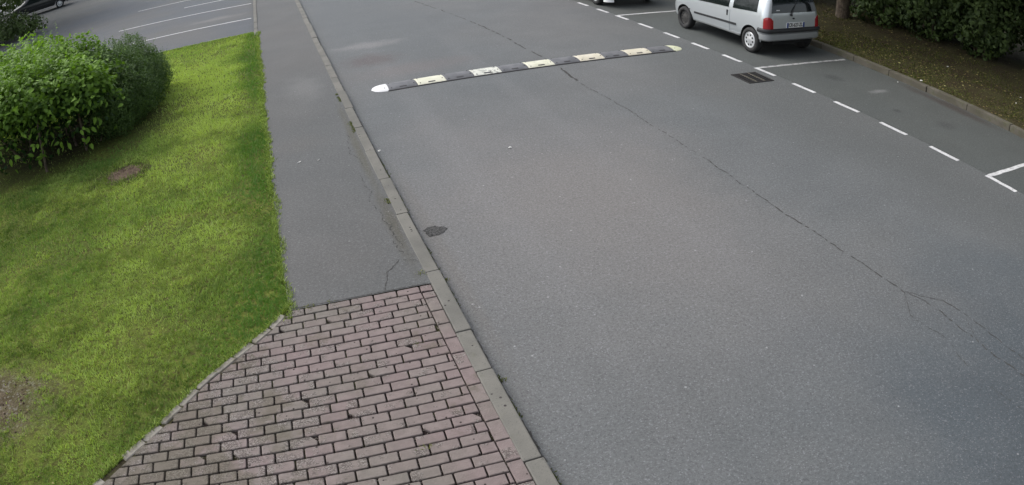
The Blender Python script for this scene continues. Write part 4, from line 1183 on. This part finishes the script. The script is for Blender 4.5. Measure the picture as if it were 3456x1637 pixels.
    if plate:
        pz = .63; pth = rear_pt(0, pz); e = mesh('number_plate', *box_vf(.014, .49, .105), [MAT['plate']], root, loc=(pth[0]-.020, .0, pz))
        b_ = mesh('country_band', *box_vf(.004, .042, .101), [MAT['plate_blue']], e, loc=(-.009, .223, 0))
        b_ = mesh('country_band', *box_vf(.004, .042, .101), [MAT['plate_blue']], e, loc=(-.009, -.223, 0))
        fc = bpy.data.curves.new('lettering', 'FONT'); fc.body = plate; fc.size = .105; fc.align_x = 'CENTER'; fc.align_y = 'CENTER'; fc.extrude = .001; fc.offset = .0022; fc.space_character = 1.02
        fo = bpy.data.objects.new('lettering_curve', fc); COL.objects.link(fo)
        dg = bpy.context.evaluated_depsgraph_get(); dg.update(); fm = bpy.data.meshes.new_from_object(fo.evaluated_get(dg))
        bpy.data.objects.remove(fo); bpy.data.curves.remove(fc)
        lo = bpy.data.objects.new('lettering', fm); fm.materials.clear(); fm.materials.append(MAT['ink']); link(lo, e)
        w_ = max(v.co.x for v in fm.vertices)-min(v.co.x for v in fm.vertices)
        # local: text x -> -y (read from behind), text y -> z
        lo.matrix_local = Matrix(((0, 0, -1, -.0085), (-.385/w_, 0, 0, 0), (0, 1., 0, 0), (0, 0, 0, 1)))
    # --- wheels
    def wheel(x, s, hubname):
        w = empty('wheel', (x, s*TR, RW), 0, root)
        prof = [(.62, -.075), (.80, -.082), (.95, -.075), (1.0, -.05), (1.0, .05), (.95, .075), (.80, .084), (.66, .078), (.64, .05)]
        NS = 40; V = []; F = []
        for i in range(NS):
            a = 2*math.pi*i/NS
            for (r_, y_) in prof: V.append((RW*r_*math.cos(a), s*y_*1.05, RW*r_*math.sin(a)))
        m_ = len(prof)
        for i in range(NS):
            for j in range(m_-1): F.append((i*m_+j, i*m_+j+1, ((i+1) % NS)*m_+j+1, ((i+1) % NS)*m_+j))
        mesh('tyre', V, F, MAT['tyre'], w, smooth=True)
        # rim or hubcap: dished disc with round openings
        V = []; F = []; mi = []; RR = RW*.67
        rad = [(0, .085), (.18, .088), (.36, .082), (.78, .072), (.90, .078), (1.0, .066)]
        for i in range(NS):
            a = 2*math.pi*i/NS
            for (r_, y_) in rad: V.append((RR*r_*math.cos(a), s*(y_+(.0 if hubname == 'hubcap' else -.03)), RR*r_*math.sin(a)))
        m_ = len(rad)
        for i in range(NS):
            for j in range(m_-1): F.append((i*m_+j, i*m_+j+1, ((i+1) % NS)*m_+j+1, ((i+1) % NS)*m_+j)); mi.append(0)
        nh = 8 if hubname == 'hubcap' else 10; hr = .125 if hubname == 'hubcap' else .07
        for k_ in range(nh):
            a0 = 2*math.pi*(k_+.3)/nh; c = (RR*.60*math.cos(a0), RR*.60*math.sin(a0)); b0 = len(V)
            for q in range(10):
                a = 2*math.pi*q/10; V.append((c[0]+RR*hr*1.05*math.cos(a), s*(.0795 if hubname == 'hubcap' else .0495), c[1]+RR*hr*math.sin(a)))
            F.append(tuple(range(b0, b0+10))); mi.append(1)
        b0 = len(V)
        for q in range(12):
            a = 2*math.pi*q/12; V.append((RR*.12*math.cos(a), s*(.093 if hubname == 'hubcap' else .07), RR*.12*math.sin(a)))
        F.append(tuple(range(b0, b0+12))); mi.append(0)
        o = mesh('hubcap' if hubname == 'hubcap' else 'steel_rim', V, F, [MAT[hubname], MAT['dark_gap']], w, mi=mi)
        return w
    for s in (1, -1):
        wheel(0, s, hub[0]); wheel(WB, s, hub[1])
    if corner: side_panel('bumper_corner', ((-.27, .115), (-.47, .125), (-.47, .25), (-.27, .25)), corner, .012, 1, nx=6, nz=3)
    if reflector: rear_panel('reflector', -.3, .35, .30, .40, MAT['red_lamp'], .05, ny=5, nz=2)
    return root
def box_vf(a, b, c):
    V = [(x*a/2, y*b/2, z*c/2) for x in (-1, 1) for y in (-1, 1) for z in (-1, 1)]
    return V, [(0, 1, 3, 2), (4, 6, 7, 5), (0, 4, 5, 1), (2, 3, 7, 6), (0, 2, 6, 4), (1, 5, 7, 3)]

CG = 'parked cars'
car('parked_car', (9.58, 11.205, 0), math.pi/2+LANE, 'small silver hatchback parked in the bay with bright hubcap on its rear wheel', MAT['silver'], MAT['silver_trim'], plate='CR-627-ZL', group=CG)
car('parked_car', (8.99, 16.82, 0), math.pi/2+LANE, 'red car at the top edge parked ahead of the silver hatchback, mostly out of view', MAT['red_paint'], MAT['black_plastic'], sc=(1.30, 1.08, 1.1), hub=('hubcap', 'hubcap'), group=CG, corner=MAT['white_panel'], reflector=True)
car('parked_car', (-13.1, 45.6, 0), math.pi+.25, 'black car in the top left corner across the lined parking lot', MAT['black_paint'], MAT['black_paint'], sc=(1.22, 1.08, 1.08), hub=('hubcap', 'hubcap'), group=CG)

# ------------------------------------------------------------------ unseen facade added behind the camera to block sky light
bl = thing(empty('shade_facade', (0, -1.6, 0)), 'rendered facade added out of view behind the camera to darken the near road', 'shade_facade')
t = NT('render_wall'); c = t.mix(t.ramp(t.noise(1.2, 4), .35, .7), (.12, .11, .10), (.16, .15, .135)); t.P(Base_Color=c, Roughness=.95); t.bump(t.noise(40, 4), .3, .01); MAT['wall'] = t.m
def wall_bm(x0, x1, z0, z1):
    bm = bmesh.new(); bbox_bm(bm, (x0+x1)/2, -.15, (z0+z1)/2, x1-x0, .3, z1-z0); return bm
WX = [2.4, 3.4, 4.9, 5.9, 7.4, 8.4, 9.9, 10.9, 12.4, 13.4, 17.]
for i in range(len(WX)-1):
    if i % 2 == 0: bm_obj('wall', wall_bm(WX[i], WX[i+1]-.002, 0, 12.), MAT['wall'], bl)
    else:
        for z0, z1 in ((0, 1.), (2.4, 4.), (5.4, 7.), (8.4, 12.)): bm_obj('wall', wall_bm(WX[i], WX[i+1]-.002, z0, z1), MAT['wall'], bl)
        for z in (1.0, 4.0, 7.0):
            w = mesh('window', [(WX[i], -.12, z), (WX[i+1], -.12, z), (WX[i+1], -.12, z+1.4), (WX[i], -.12, z+1.4)], [(0, 1, 2, 3)], MAT['glass'], bl)
            bm = bmesh.new(); bbox_bm(bm, (WX[i]+WX[i+1])/2, .02, z-.03, 1.1, .16, .05); bm_obj('sill', bm, MAT['kerb'], w)
